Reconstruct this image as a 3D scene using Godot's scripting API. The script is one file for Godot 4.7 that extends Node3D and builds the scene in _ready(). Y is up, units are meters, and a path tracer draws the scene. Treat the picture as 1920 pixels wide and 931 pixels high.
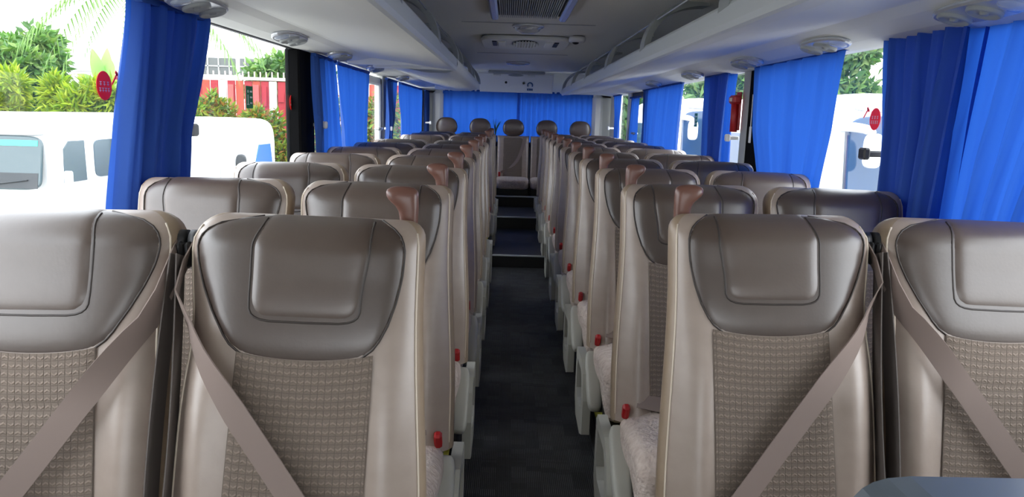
extends Node3D
# ---------------------------------------------------------------- materials
var M := {}
var used := {}

func mat(key: String, c: Color, rough := 0.6, metal := 0.0) -> StandardMaterial3D:
	var m := StandardMaterial3D.new()
	m.resource_name = key
	m.albedo_color = c
	m.roughness = rough
	m.metallic = metal
	M[key] = m
	return m

func rgb(r: int, g: int, b: int, a := 1.0) -> Color:
	return Color(r / 255.0, g / 255.0, b / 255.0, a)

func noise_tex(freq: float, lo: Color, hi: Color, sd: int, size := 256) -> NoiseTexture2D:
	var n := FastNoiseLite.new()
	n.seed = sd
	n.frequency = freq
	n.fractal_octaves = 4
	var t := NoiseTexture2D.new()
	t.width = size
	t.height = size
	t.seamless = true
	t.noise = n
	var g := Gradient.new()
	g.set_color(0, lo)
	g.set_color(1, hi)
	t.color_ramp = g
	return t

func tri(m: StandardMaterial3D, s: float) -> void:
	m.uv1_triplanar = true
	m.uv1_scale = Vector3(s, s, s)

func weave_image() -> Array:
	# woven seat cloth: raised little chevrons in rows; returns [colour, height]
	var n := 256
	var c := Image.create(n, n, false, Image.FORMAT_RGB8)
	var h := Image.create(n, n, false, Image.FORMAT_RGB8)
	var rng := RandomNumberGenerator.new()
	rng.seed = 11
	var cell := 32
	for y in n:
		for x in n:
			var cx := x % cell
			var cy := y % cell
			var col := int(x / cell)
			var k := cx / float(cell)
			var ridge := 6.0 + 8.0 * absf(k - 0.5) * 2.0 * (1.0 if col % 2 == 0 else -1.0)
			if col % 2 == 1:
				ridge += 8.0
			var d := absf(cy - ridge - 6.0)
			var v := 0.35
			if cx > 3 and d < 5.0:
				v = 0.9 - d * 0.06
			if cx <= 2:
				v = 0.08
			if cy > 28:
				v = 0.12
			var f := rng.randf_range(-0.07, 0.07)
			var g := clampf(0.68 + 0.28 * v + f, 0, 1)
			c.set_pixel(x, y, Color(g, g, g))
			h.set_pixel(x, y, Color(v, v, v))
	return [ImageTexture.create_from_image(c), ImageTexture.create_from_image(h)]

func carpet_image() -> Array:
	# ribbed aisle carpet: fine dashes in staggered blocks
	var n := 512
	var c := Image.create(n, n, false, Image.FORMAT_RGB8)
	var h := Image.create(n, n, false, Image.FORMAT_RGB8)
	var rng := RandomNumberGenerator.new()
	rng.seed = 5
	var tone := []
	for i in 400:
		tone.append(rng.randf())
	for y in n:
		for x in n:
			var bx := int(x / 64)
			var by := int((y + (bx % 3) * 37) / 48) % 10
			var t: float = tone[(bx * 31 + by * 7) % 400]
			var rib := 1.0 if (x % 8) < 4 else 0.0
			var v := 0.36 + rib * (0.12 + 0.42 * t) + rng.randf_range(-0.08, 0.08)
			c.set_pixel(x, y, Color(v, v, v))
			h.set_pixel(x, y, Color(rib, rib, rib))
	return [ImageTexture.create_from_image(c), ImageTexture.create_from_image(h)]

func make_materials() -> void:
	var leather_grain := noise_tex(0.09, Color(0.3, 0.3, 0.3), Color(0.8, 0.8, 0.8), 3)
	var mottled := noise_tex(0.012, Color(0.93, 0.92, 0.91), Color(1, 1, 1), 4)
	for a in [["light_leather", rgb(162, 146, 135), 0.38], ["dark_leather", rgb(77, 64, 57), 0.34], ["pad_leather", rgb(85, 71, 63), 0.34], ["tan_leather", rgb(150, 130, 108), 0.5]]:
		var m := mat(a[0], a[1], a[2])
		m.albedo_texture = mottled
		m.heightmap_enabled = true
		m.heightmap_texture = leather_grain
		m.heightmap_scale = 0.02
		m.metallic_specular = 0.62
		m.clearcoat_enabled = true
		m.clearcoat = 0.25
		m.clearcoat_roughness = 0.42
		tri(m, 5.0)
	var w := weave_image()
	var cl := mat("cloth", rgb(150, 134, 121), 0.9)
	cl.albedo_texture = w[0]
	cl.heightmap_enabled = true
	cl.heightmap_texture = w[1]
	cl.heightmap_scale = 0.22
	cl.uv1_scale = Vector3(9, 9, 9)
	var fur := mat("plush", rgb(222, 208, 198), 0.95)
	fur.albedo_texture = noise_tex(0.03, Color(0.82, 0.78, 0.76), Color(1, 1, 1), 8)
	fur.heightmap_enabled = true
	fur.heightmap_texture = noise_tex(0.06, Color(0, 0, 0), Color(1, 1, 1), 9)
	fur.heightmap_scale = 0.6
	fur.rim_enabled = true
	fur.rim = 0.4
	tri(fur, 4.0)
	mat("piping_cream", rgb(214, 200, 182), 0.5)
	mat("piping_dark", rgb(52, 44, 40), 0.5)
	var bw := mat("webbing", rgb(134, 119, 112), 0.7)
	bw.metallic_specular = 0.3
	mat("webbing_dark", rgb(92, 84, 80), 0.8)
	mat("red_plastic", rgb(160, 22, 26), 0.45)
	mat("handle_brown", rgb(108, 74, 64), 0.3)
	mat("arm_grey", rgb(178, 176, 166), 0.5)
	mat("black_metal", rgb(30, 30, 31), 0.5)
	mat("black_plastic", rgb(24, 24, 26), 0.45)
	mat("pillar_black", rgb(16, 16, 17), 0.85).metallic_specular = 0.15
	mat("steel", rgb(190, 192, 194), 0.3, 0.9)
	mat("silver", rgb(206, 209, 214), 0.25, 0.5)
	mat("white_plastic", rgb(232, 233, 232), 0.45)
	mat("blue_print", rgb(30, 80, 130), 0.6)
	var hl := mat("headliner", rgb(228, 227, 220), 0.85)
	hl.albedo_texture = noise_tex(0.15, Color(0.93, 0.93, 0.93), Color(1, 1, 1), 14)
	tri(hl, 3.0)
	mat("panel_grey", rgb(222, 223, 219), 0.6)
	mat("rack_lip", rgb(214, 219, 222), 0.45)
	mat("frame_grey", rgb(158, 162, 162), 0.55)
	mat("dark_trim", rgb(46, 48, 50), 0.5)
	mat("hoop_grey", rgb(170, 175, 176), 0.5)
	mat("yellow_edge", rgb(198, 190, 70), 0.6)
	var ca := carpet_image()
	var cp := mat("carpet", rgb(96, 98, 100), 0.6)
	cp.albedo_texture = ca[0]
	cp.heightmap_enabled = true
	cp.heightmap_texture = ca[1]
	cp.heightmap_scale = 0.1
	cp.uv1_world_triplanar = true
	tri(cp, 2.2)
	mat("vinyl_black", rgb(24, 24, 26), 0.5)
	mat("barrier", rgb(92, 100, 108), 0.3)
	var cu := mat("curtain", rgb(36, 76, 148), 0.85)
	cu.backlight_enabled = true
	cu.backlight = Color(0.12, 0.30, 0.63)
	var g := mat("glass", Color(0.86, 0.94, 0.93, 0.03), 0.02)
	g.metallic_specular = 0.2
	g.transparency = BaseMaterial3D.TRANSPARENCY_ALPHA
	g = mat("lamp_glass", Color(0.8, 0.85, 0.92, 0.35), 0.08)
	g.transparency = BaseMaterial3D.TRANSPARENCY_ALPHA
	# outside
	var asphalt := mat("asphalt", rgb(164, 162, 157), 0.9)
	asphalt.albedo_texture = noise_tex(0.08, Color(0.75, 0.75, 0.75), Color(1, 1, 1), 41)
	asphalt.uv1_world_triplanar = true
	tri(asphalt, 0.5)
	mat("car_white", rgb(240, 241, 241), 0.3)
	mat("car_glass", rgb(70, 84, 88), 0.1)
	mat("sunstrip", rgb(60, 190, 165), 0.3)
	mat("car_black", rgb(40, 44, 48), 0.5)
	mat("coach_blue", rgb(34, 96, 190), 0.3)
	mat("coach_glass", rgb(40, 66, 96), 0.08)
	mat("coach_grey", rgb(170, 176, 180), 0.35)
	mat("fence_red", rgb(150, 34, 44), 0.7)
	mat("fence_pink", rgb(172, 84, 80), 0.75)
	mat("fence_orange", rgb(160, 66, 48), 0.75)
	mat("fence_white", rgb(190, 176, 172), 0.75)
	mat("build_white", rgb(238, 238, 236), 0.8)
	mat("build_grey", rgb(168, 170, 168), 0.8)
	mat("build_window", rgb(82, 86, 84), 0.3)
	mat("bark", rgb(104, 88, 70), 0.9)
	for a in [["leaf", rgb(255, 255, 255), Color(0.6, 0.75, 0.25)], ["leaf_big", rgb(110, 140, 76), Color(0.6, 0.8, 0.4)]]:
		var m := mat(a[0], a[1], 0.6)
		m.vertex_color_use_as_albedo = a[0] == "leaf"
		m.backlight_enabled = true
		m.backlight = a[2]
	mat("sign_red", rgb(214, 36, 36), 0.5)
	mat("sign_green", rgb(14, 96, 62), 0.5)
	mat("sign_white", rgb(240, 240, 240), 0.5)
	for a in [["sign_red", Color(0.7, 0.12, 0.12)], ["sign_green", Color(0.05, 0.4, 0.25)], ["sign_white", Color(0.7, 0.7, 0.7)]]:
		M[a[0]].backlight_enabled = true
		M[a[0]].backlight = a[1]

# ---------------------------------------------------------------- shape helpers
func begin() -> SurfaceTool:
	var s := SurfaceTool.new()
	s.begin(Mesh.PRIMITIVE_TRIANGLES)
	return s

func done(s: SurfaceTool) -> ArrayMesh:
	s.generate_normals()
	return s.commit()

func tri3(s: SurfaceTool, a: Vector3, b: Vector3, c: Vector3) -> void:
	s.set_uv(Vector2.ZERO); s.add_vertex(a)
	s.set_uv(Vector2.ZERO); s.add_vertex(b)
	s.set_uv(Vector2.ZERO); s.add_vertex(c)

func quad(s: SurfaceTool, a: Vector3, b: Vector3, c: Vector3, d: Vector3) -> void:
	tri3(s, a, b, c)
	tri3(s, a, c, d)

# grid of points fn(u, v) with smooth shading; flip turns the faces round
func grid(s: SurfaceTool, nu: int, nv: int, fn: Callable, flip := false, uvs := Vector2.ONE, smooth := 0) -> void:
	s.set_smooth_group(smooth)
	var p := []
	for j in nv + 1:
		for i in nu + 1:
			p.append(fn.call(i / float(nu), j / float(nv)))
	for j in nv:
		for i in nu:
			var k := [j * (nu + 1) + i, j * (nu + 1) + i + 1, (j + 1) * (nu + 1) + i + 1, (j + 1) * (nu + 1) + i]
			var order := [0, 1, 2, 0, 2, 3] if not flip else [0, 2, 1, 0, 3, 2]
			for q in order:
				var uu := (i + (1 if q == 1 or q == 2 else 0)) / float(nu)
				var vv := (j + (1 if q >= 2 else 0)) / float(nv)
				s.set_uv(Vector2(uu, vv) * uvs)
				s.add_vertex(p[k[q]])

# chamfered box
func box(s: SurfaceTool, c: Vector3, size: Vector3, b := 0.004, basis := Basis()) -> void:
	s.set_smooth_group(-1)
	var h := size / 2
	b = minf(b, minf(h.x, minf(h.y, h.z)) * 0.9)
	var ax := [Vector3.RIGHT, Vector3.UP, Vector3.BACK]
	var pt := func(sx, sy, sz, inset):  # inset axis keeps full extent
		var v := Vector3(sx * (h.x - (0.0 if inset == 0 else b)), sy * (h.y - (0.0 if inset == 1 else b)), sz * (h.z - (0.0 if inset == 2 else b)))
		return c + basis * v
	for f in [-1, 1]:
		var q0 := [pt.call(f, -1, -1, 0), pt.call(f, 1, -1, 0), pt.call(f, 1, 1, 0), pt.call(f, -1, 1, 0)]
		var q1 := [pt.call(-1, f, -1, 1), pt.call(-1, f, 1, 1), pt.call(1, f, 1, 1), pt.call(1, f, -1, 1)]
		var q2 := [pt.call(-1, -1, f, 2), pt.call(1, -1, f, 2), pt.call(1, 1, f, 2), pt.call(-1, 1, f, 2)]
		for q in [q0, q1, q2]:
			if f < 0:
				quad(s, q[0], q[1], q[2], q[3])
			else:
				quad(s, q[3], q[2], q[1], q[0])
	for a in [-1, 1]:
		for d in [-1, 1]:
			var e0 := [pt.call(a, d, -1, 0), pt.call(a, d, 1, 0), pt.call(a, d, 1, 1), pt.call(a, d, -1, 1)]
			var e1 := [pt.call(a, -1, d, 0), pt.call(a, -1, d, 2), pt.call(a, 1, d, 2), pt.call(a, 1, d, 0)]
			var e2 := [pt.call(-1, a, d, 1), pt.call(1, a, d, 1), pt.call(1, a, d, 2), pt.call(-1, a, d, 2)]
			for e in [e0, e1, e2]:
				if a * d < 0:
					quad(s, e[0], e[1], e[2], e[3])
				else:
					quad(s, e[3], e[2], e[1], e[0])
			for f in [-1, 1]:
				if a * d * f > 0:
					tri3(s, pt.call(a, d, f, 0), pt.call(a, d, f, 1), pt.call(a, d, f, 2))
				else:
					tri3(s, pt.call(a, d, f, 2), pt.call(a, d, f, 1), pt.call(a, d, f, 0))

# rounded pillow-like box (superellipsoid)
func pillow(s: SurfaceTool, c: Vector3, r: Vector3, e := 0.35, nu := 28, nv := 16, basis := Basis()) -> void:
	var pw := func(x: float, k: float) -> float: return signf(x) * pow(absf(x), k)
	grid(s, nu, nv, func(u, v):
		var a: float = u * TAU
		var b: float = (v - 0.5) * PI
		var cb: float = pw.call(cos(b), e)
		return c + basis * Vector3(r.x * cb * pw.call(cos(a), e), r.y * pw.call(sin(b), e), r.z * cb * pw.call(sin(a), e)), true)

func tube(s: SurfaceTool, pts: Array, r: float, n := 8, r2 := -1.0) -> void:
	var np := pts.size()
	var fr := []
	var up := Vector3.UP
	for i in np:
		var t: Vector3 = (pts[mini(i + 1, np - 1)] - pts[maxi(i - 1, 0)]).normalized()
		if absf(t.dot(up)) > 0.95:
			up = Vector3.RIGHT if absf(t.x) < 0.9 else Vector3.BACK
		var x := t.cross(up).normalized()
		var y := x.cross(t).normalized()
		up = y
		fr.append([x, y])
	grid(s, n, np - 1, func(u, v):
		var i := int(round(v * (np - 1)))
		var rr: float = r if r2 < 0 else lerpf(r, r2, v)
		return pts[i] + (fr[i][0] * cos(u * TAU) + fr[i][1] * sin(u * TAU)) * rr)
	for e in [0, np - 1]:
		var rr: float = r if r2 < 0 or e == 0 else r2
		for k in n:
			var a0 := TAU * k / n
			var a1 := TAU * (k + 1) / n
			var p0: Vector3 = pts[e] + (fr[e][0] * cos(a0) + fr[e][1] * sin(a0)) * rr
			var p1: Vector3 = pts[e] + (fr[e][0] * cos(a1) + fr[e][1] * sin(a1)) * rr
			if e == 0:
				tri3(s, pts[e], p1, p0)
			else:
				tri3(s, pts[e], p0, p1)

# strap: rectangle swept along pts; across[i] is its width direction
func strap(s: SurfaceTool, pts: Array, across: Array, w: float, th: float) -> void:
	var n := pts.size()
	var rings := []
	for i in n:
		var t: Vector3 = (pts[mini(i + 1, n - 1)] - pts[maxi(i - 1, 0)]).normalized()
		var a: Vector3 = (across[i] - t * t.dot(across[i])).normalized()
		var m := t.cross(a).normalized()
		rings.append([pts[i] + a * w / 2 + m * th / 2, pts[i] - a * w / 2 + m * th / 2, pts[i] - a * w / 2 - m * th / 2, pts[i] + a * w / 2 - m * th / 2])
	for k in 4:
		grid(s, 1, n - 1, func(u, v):
			var i := int(round(v * (n - 1)))
			return rings[i][k] if u < 0.5 else rings[i][(k + 1) % 4], false, Vector2.ONE, k + 1)
	s.set_smooth_group(-1)
	quad(s, rings[0][0], rings[0][1], rings[0][2], rings[0][3])
	quad(s, rings[n - 1][3], rings[n - 1][2], rings[n - 1][1], rings[n - 1][0])

# polygon (xy of frame) given thickness along frame z, with a small chamfer
func slab(s: SurfaceTool, poly: PackedVector2Array, z0: float, z1: float, xf := Transform3D(), b := 0.0) -> void:
	if Geometry2D.is_polygon_clockwise(poly):
		poly.reverse()
	var inner := poly
	if b > 0:
		var off := Geometry2D.offset_polygon(poly, -b, Geometry2D.JOIN_MITER)
		if off.size() == 1 and off[0].size() == poly.size():
			inner = off[0]
			# align starts
			var best := 0
			for i in inner.size():
				if inner[i].distance_to(poly[0]) < inner[best].distance_to(poly[0]):
					best = i
			var al := PackedVector2Array()
			for i in inner.size():
				al.append(inner[(best + i) % inner.size()])
			inner = al
		else:
			b = 0.0
	s.set_smooth_group(-1)
	var ix := Geometry2D.triangulate_polygon(inner)
	var at := func(p: Vector2, z: float) -> Vector3: return xf * Vector3(p.x, p.y, z)
	for i in range(0, ix.size(), 3):
		var a := inner[ix[i]]
		var bb := inner[ix[i + 1]]
		var c := inner[ix[i + 2]]
		if (bb - a).cross(c - a) < 0:
			var t := bb; bb = c; c = t
		tri3(s, at.call(a, z1), at.call(c, z1), at.call(bb, z1))
		tri3(s, at.call(a, z0), at.call(bb, z0), at.call(c, z0))
	var n := poly.size()
	for i in n:
		var j := (i + 1) % n
		quad(s, at.call(poly[i], z0 + b), at.call(poly[i], z1 - b), at.call(poly[j], z1 - b), at.call(poly[j], z0 + b))
		if b > 0:
			quad(s, at.call(poly[i], z1 - b), at.call(inner[i], z1), at.call(inner[j], z1), at.call(poly[j], z1 - b))
			quad(s, at.call(inner[i], z0), at.call(poly[i], z0 + b), at.call(poly[j], z0 + b), at.call(inner[j], z0))

func lathe(s: SurfaceTool, prof: Array, xf := Transform3D(), n := 24) -> void:
	grid(s, n, prof.size() - 1, func(u, v):
		var q: Vector2 = prof[int(round(v * (prof.size() - 1)))]
		return xf * Vector3(q.x * cos(u * TAU), q.y, q.x * sin(u * TAU)))

func oval(rx: float, ry: float, n := 24, c := Vector2.ZERO, e := 1.0) -> PackedVector2Array:
	var p := PackedVector2Array()
	for i in n:
		var a := TAU * i / n
		p.append(c + Vector2(rx * signf(cos(a)) * pow(absf(cos(a)), e), ry * signf(sin(a)) * pow(absf(sin(a)), e)))
	return p

func rect(x0: float, y0: float, x1: float, y1: float) -> PackedVector2Array:
	return PackedVector2Array([Vector2(x0, y0), Vector2(x1, y0), Vector2(x1, y1), Vector2(x0, y1)])

func curve_at(tab: Array, y: float) -> float:
	if y <= tab[0][0]:
		return tab[0][1]
	for i in tab.size() - 1:
		if y <= tab[i + 1][0]:
			var k: float = (y - tab[i][0]) / (tab[i + 1][0] - tab[i][0])
			var p0: float = tab[maxi(i - 1, 0)][1]
			var p3: float = tab[mini(i + 2, tab.size() - 1)][1]
			return lerpf(lerpf(tab[i][1], tab[i + 1][1], k), cubic_interpolate(tab[i][1], tab[i + 1][1], p0, p3, k), 0.6)
	return tab[-1][1]

# ---------------------------------------------------------------- object helpers
func numbered(called: String) -> String:
	var n: int = used.get(called, 0)
	used[called] = n + 1
	return called if n == 0 else "%s_%03d" % [called, n]

func obj(called: String, mesh: Mesh, m: String, parent: Node3D = self) -> MeshInstance3D:
	var o := MeshInstance3D.new()
	o.mesh = mesh
	o.name = numbered(called) if parent == self else called
	o.material_override = M[m]
	parent.add_child(o, true)
	return o

func thing(called: String, label: String, category: String, at := Vector3.ZERO, group := "") -> Node3D:
	var o := Node3D.new()
	o.name = numbered(called)
	add_child(o)
	o.position = at
	tag(o, label, category, group)
	return o

func tag(o: Node, label: String, category: String, group := "") -> void:
	o.set_meta("label", label)
	o.set_meta("category", category)
	if group:
		o.set_meta("group", group)

func struct_of(called: String, mesh: Mesh, m: String, parent: Node3D = self) -> MeshInstance3D:
	var o := obj(called, mesh, m, parent)
	if parent == self:
		o.set_meta("kind", "structure")
	return o

func boxmesh(c: Vector3, size: Vector3, b := 0.004) -> ArrayMesh:
	var s := begin()
	box(s, c, size, b)
	return done(s)

# ---------------------------------------------------------------- passenger seats
# Seat frame: y = 0 on the platform, +z towards the front of the coach (the way the seat faces).
# g = 1: aisle on the +x side; g = -1: mirrored.
const SEAT_TOP := 1.02
const HALF := 0.222

func half_in(yd: float) -> float:
	var r := 0.062
	var w := -0.014 * exp(-pow((yd - 0.21) / 0.09, 2)) + 0.008 * smoothstep(0.3, 0.6, yd)
	return HALF + w - r + r * sqrt(maxf(0.0, 1.0 - pow(maxf(0.0, 1.0 - yd / r), 2)))

func half_out(yd: float) -> float:
	var r := 0.036
	var w := 0.022 * smoothstep(0.12, 0.6, yd)
	return HALF + w - r + r * sqrt(maxf(0.0, 1.0 - pow(maxf(0.0, 1.0 - yd / r), 2)))

func lean(yd: float) -> float:
	return 0.062 + 0.25 * yd + 0.012 * sin(clampf((yd - 0.1) / 0.6, 0, 1) * PI)

func front(x: float, yd: float, lift := 0.0) -> Vector3:
	var q := clampf(1.0 - yd / 0.05, 0, 1)
	var tr := sqrt(maxf(0, 1.0 - q * q))
	var s := absf(x / (half_in(yd) if x < 0 else half_out(yd)))
	s = minf(s, 1.0)
	var z := lean(yd) + 0.07 * tr * pow(1.0 - pow(s, 4.5), 0.42)
	var wing := exp(-pow((absf(x) - 0.168) / 0.034, 2))
	z += 0.016 * wing * smoothstep(0.12, 0.4, yd)
	z -= 0.010 * exp(-pow((x - 0.0) / 0.11, 2)) * smoothstep(0.2, 0.4, yd)
	return Vector3(x, SEAT_TOP - yd - 0.016 * x + lift * q * 0.25, z + lift * (1.0 - q * 0.6))

const PANEL_L := [[0.0, -0.075], [0.003, -0.115], [0.008, -0.142], [0.018, -0.170], [0.034, -0.188], [0.058, -0.197], [0.098, -0.192], [0.14, -0.177], [0.180, -0.156], [0.215, -0.132], [0.232, -0.116], [0.24, -0.098]]
const PANEL_R := [[0.0, 0.138], [0.008, 0.160], [0.022, 0.179], [0.046, 0.189], [0.10, 0.187], [0.150, 0.178], [0.190, 0.165], [0.215, 0.151], [0.232, 0.136], [0.24, 0.118]]

func panel_bottom(x: float) -> float:
	return 0.248 - 0.014 * pow((x - 0.012) / 0.13, 2)

func edge_fade(a: float, k: float) -> float:
	return 1.0 - pow(absf(2.0 * a - 1.0), k)

func seat_meshes(g: float) -> Dictionary:
	var d := {}
	var fl := g > 0
	var mir := func(p: Vector3) -> Vector3: return Vector3(p.x * g, p.y, p.z)
	# height samples, dense at the rounded top
	var hs := [0.0, 0.0015, 0.005, 0.01, 0.018, 0.028, 0.04, 0.055, 0.075, 0.1, 0.13, 0.17, 0.21, 0.25, 0.3, 0.35, 0.4, 0.45, 0.5, 0.55, 0.6, 0.66, 0.7, 0.72]
	var ht := func(v: float) -> float:
		var i := int(round(v * (hs.size() - 1)))
		return hs[i]
	var s := begin()
	grid(s, 40, hs.size() - 1, func(u, v):
		var yd: float = ht.call(v)
		var a: float = 0.955 * sin((u - 0.5) * PI)
		return mir.call(front(a * (half_in(yd) if a < 0 else half_out(yd)), yd)), not fl)
	d.back_cover = done(s)
	for e in [-1.0, 1.0]:
		s = begin()
		grid(s, 8, hs.size() - 1, func(u, v):
			var yd: float = ht.call(v)
			var a: float = e * (0.955 + 0.045 * sin(u * PI / 2))
			return mir.call(front(a * (half_in(yd) if e < 0 else half_out(yd)), yd)), fl == (e < 0))
		d["side_band%d" % int(e)] = done(s)
	s = begin()
	grid(s, 24, hs.size() - 1, func(u, v):
		var yd: float = ht.call(v)
		var a: float = sin((u - 0.5) * PI)
		var q := clampf(1.0 - yd / 0.05, 0, 1)
		var x: float = a * (half_in(yd) if a < 0 else half_out(yd))
		var z: float = lean(yd) - 0.075 * sqrt(1.0 - q * q) * pow(1.0 - pow(absf(a), 5.0), 0.42)
		return mir.call(Vector3(x, SEAT_TOP - yd - 0.016 * x, z)), fl)
	d.back_shell = done(s)
	s = begin()
	grid(s, 30, 22, func(u, v):
		var w: float = 0.002 + pow(v, 1.3) * 0.998
		var yd: float = w * 0.24
		var xl := curve_at(PANEL_L, yd)
		var xr := curve_at(PANEL_R, yd)
		var x: float = lerpf(xl, xr, u)
		yd = w * panel_bottom(x)
		return mir.call(front(x, yd, -0.001 + 0.008 * edge_fade(u, 14) * (1.0 - pow(v, 14)))), not fl)
	d.headrest_panel = done(s)
	s = begin()
	grid(s, 26, 22, func(u, v):
		var w: float = 0.002 + pow(v, 1.2) * 0.998
		var yd: float = w * 0.176
		var r := 0.042
		var k := maxf(0.0, (yd - (0.176 - r)) / r)
		var cut: float = r * (1.0 - sqrt(maxf(0.0, 1.0 - k * k))) * 0.8
		var xl: float = -0.074 - 0.014 * smoothstep(0.0, 0.05, yd) + cut
		var xr: float = 0.128 - 0.012 * smoothstep(0.04, 0.14, yd) - cut
		var x: float = lerpf(xl, xr, u)
		return mir.call(front(x, yd, 0.0035 + 0.0085 * edge_fade(u, 12) * (1.0 - pow(v, 14)))), not fl)
	d.headrest_pad = done(s)
	s = begin()
	grid(s, 24, 40, func(u, v):
		var yb: float = lerpf(0.235, 0.715, v)
		var xl: float = lerpf(-0.106, -0.128, v)
		var xr: float = lerpf(0.142, 0.128, v)
		var x: float = lerpf(xl, xr, u)
		var yd: float = lerpf(panel_bottom(x) - 0.004, 0.715, v)
		var seam: float = exp(-pow((yb - 0.33) / 0.006, 2)) + exp(-pow((yb - 0.53) / 0.006, 2)) + 0.7 * exp(-pow((yb - 0.57) / 0.005, 2))
		return mir.call(front(x, yd, 0.003 + 0.004 * edge_fade(u, 16) * (1.0 - 0.95 * minf(seam, 1.0)))), not fl, Vector2(0.27, 0.45))
	d.back_insert = done(s)
	# piping: cream along both side seams and over the top, dark round the headrest panel and pad
	s = begin()
	for side in [-1.0, 1.0]:
		var p := []
		for i in 30:
			var yd: float = 0.02 + 0.68 * i / 29.0
			var h: float = half_in(yd) if side < 0 else half_out(yd)
			p.append(mir.call(front(side * h * 0.955, yd, 0.0012)))
		tube(s, p, 0.0022, 6)
		d["seam_piping%d" % int(side)] = done(s)
		s = begin()
	for side in [0, 1]:
		var p := []
		for i in 20:
			var w: float = 0.004 + 0.996 * i / 19.0
			var x := curve_at(PANEL_L if side == 0 else PANEL_R, w * 0.24)
			p.append(mir.call(front(x, w * panel_bottom(x), 0.001)))
		tube(s, p, 0.0022, 6)
	var pb := []
	for i in 16:
		var x: float = lerpf(-0.092, 0.118, i / 15.0)
		pb.append(mir.call(front(x, panel_bottom(x), 0.001)))
	tube(s, pb, 0.0022, 6)
	var pp := []
	for i in 41:
		var w: float = i / 40.0
		var yd := 0.0
		var x := 0.0
		if w < 0.35:
			yd = 0.004 + 0.132 * w / 0.35
			x = -0.074 - 0.014 * smoothstep(0.0, 0.05, yd)
		elif w > 0.65:
			yd = 0.004 + 0.132 * (1.0 - w) / 0.35
			x = 0.128 - 0.012 * smoothstep(0.04, 0.14, yd)
		else:
			var k: float = (w - 0.35) / 0.3
			var a: float = k * PI
			x = 0.014 - 0.102 * signf(cos(a)) * pow(absf(cos(a)), 0.35)
			yd = 0.136 + 0.042 * pow(absf(sin(a)), 0.5)
		pp.append(mir.call(front(x, yd, 0.0065)))
	tube(s, pp, 0.0022, 6)
	d.panel_piping = done(s)
	# cushion in a plush cover
	s = begin()
	grid(s, 40, 26, func(u, v):
		var a: float = u * TAU
		var b: float = (v - 0.5) * PI
		var pw := func(x: float, k: float) -> float: return signf(x) * pow(absf(x), k)
		var cb: float = pw.call(cos(b), 0.4)
		var p := Vector3(0.218 * cb * pw.call(cos(a), 0.3), 0.25 + 0.085 * pw.call(sin(b), 0.5), 0.44 + 0.215 * cb * pw.call(sin(a), 0.3))
		p.y += 0.006 * sin(p.x * 31.0 + p.z * 17.0) + 0.004 * sin(p.z * 47.0)
		if p.z > 0.53 and p.y < 0.27:
			p.y -= 0.06 * smoothstep(0.53, 0.63, p.z)
		p.x += 0.006 * sin(p.z * 40.0 + p.y * 30.0) * absf(p.x) / 0.2
		return mir.call(p), not fl)
	d.cushion = done(s)
	s = begin()
	box(s, Vector3(0, 0.13, 0.42), Vector3(0.40, 0.06, 0.38), 0.008)
	box(s, Vector3(0, 0.05, 0.42), Vector3(0.34, 0.10, 0.26), 0.006)
	d.base_frame = done(s)
	# legs
	for k in 2:
		s = begin()
		var lz := 0.22 if k == 0 else 0.5
		box(s, Vector3(0.16 * g, 0.05, lz), Vector3(0.03, 0.1, 0.03), 0.003)
		box(s, Vector3(0.16 * g, 0.006, lz), Vector3(0.07, 0.012, 0.06), 0.003)
		d["leg%d" % k] = done(s)
	# armrest bracket: plate with a window, and a sloping rounded pad
	s = begin()
	var outer := [Vector2(0.10, 0.228), Vector2(0.13, 0.253), Vector2(0.31, 0.253), Vector2(0.37, 0.213), Vector2(0.42, 0.118), Vector2(0.42, -0.022), Vector2(0.34, -0.052), Vector2(0.16, -0.042), Vector2(0.10, 0.018)]
	var hole := [Vector2(0.15, 0.208), Vector2(0.30, 0.208), Vector2(0.335, 0.178), Vector2(0.36, 0.108), Vector2(0.35, 0.068), Vector2(0.30, 0.048), Vector2(0.19, 0.048), Vector2(0.15, 0.078), Vector2(0.145, 0.158)]
	var x0 := 0.236
	var x1 := 0.268
	var n := outer.size()
	s.set_smooth_group(-1)
	var P := func(q: Vector2, x: float) -> Vector3: return Vector3(x * g, q.y, q.x)
	for i in n:
		var j := (i + 1) % n
		for e in [[x0, 1], [x1, -1]]:
			var a = [P.call(outer[i], e[0]), P.call(outer[j], e[0]), P.call(hole[j], e[0]), P.call(hole[i], e[0])]
			if e[1] * g > 0:
				a.reverse()
			quad(s, a[0], a[1], a[2], a[3])
		var b1 = [P.call(outer[i], x0), P.call(outer[i], x1), P.call(outer[j], x1), P.call(outer[j], x0)]
		var b2 = [P.call(hole[i], x1), P.call(hole[i], x0), P.call(hole[j], x0), P.call(hole[j], x1)]
		if g < 0:
			b1.reverse(); b2.reverse()
		quad(s, b1[0], b1[1], b1[2], b1[3])
		quad(s, b2[0], b2[1], b2[2], b2[3])
	d.arm_bracket = done(s)
	s = begin()
	var dirv := Vector3(0, -0.62, 0.78).normalized()
	var bs := Basis(Vector3.RIGHT, dirv.cross(Vector3.RIGHT).normalized() * -1.0, dirv)
	pillow(s, Vector3(0.226 * g, 0.193, 0.385), Vector3(0.030, 0.026, 0.135), 0.5, 28, 16, bs)
	d.arm_pad = done(s)
	# red buckle on a stalk and the lap belt folded on the cushion
	s = begin()
	box(s, Vector3(0.205 * g, 0.335, 0.30), Vector3(0.022, 0.05, 0.026), 0.006, Basis(Vector3.RIGHT, 0.4))
	d.buckle = done(s)
	s = begin()
	var lp := []
	var la := []
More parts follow.
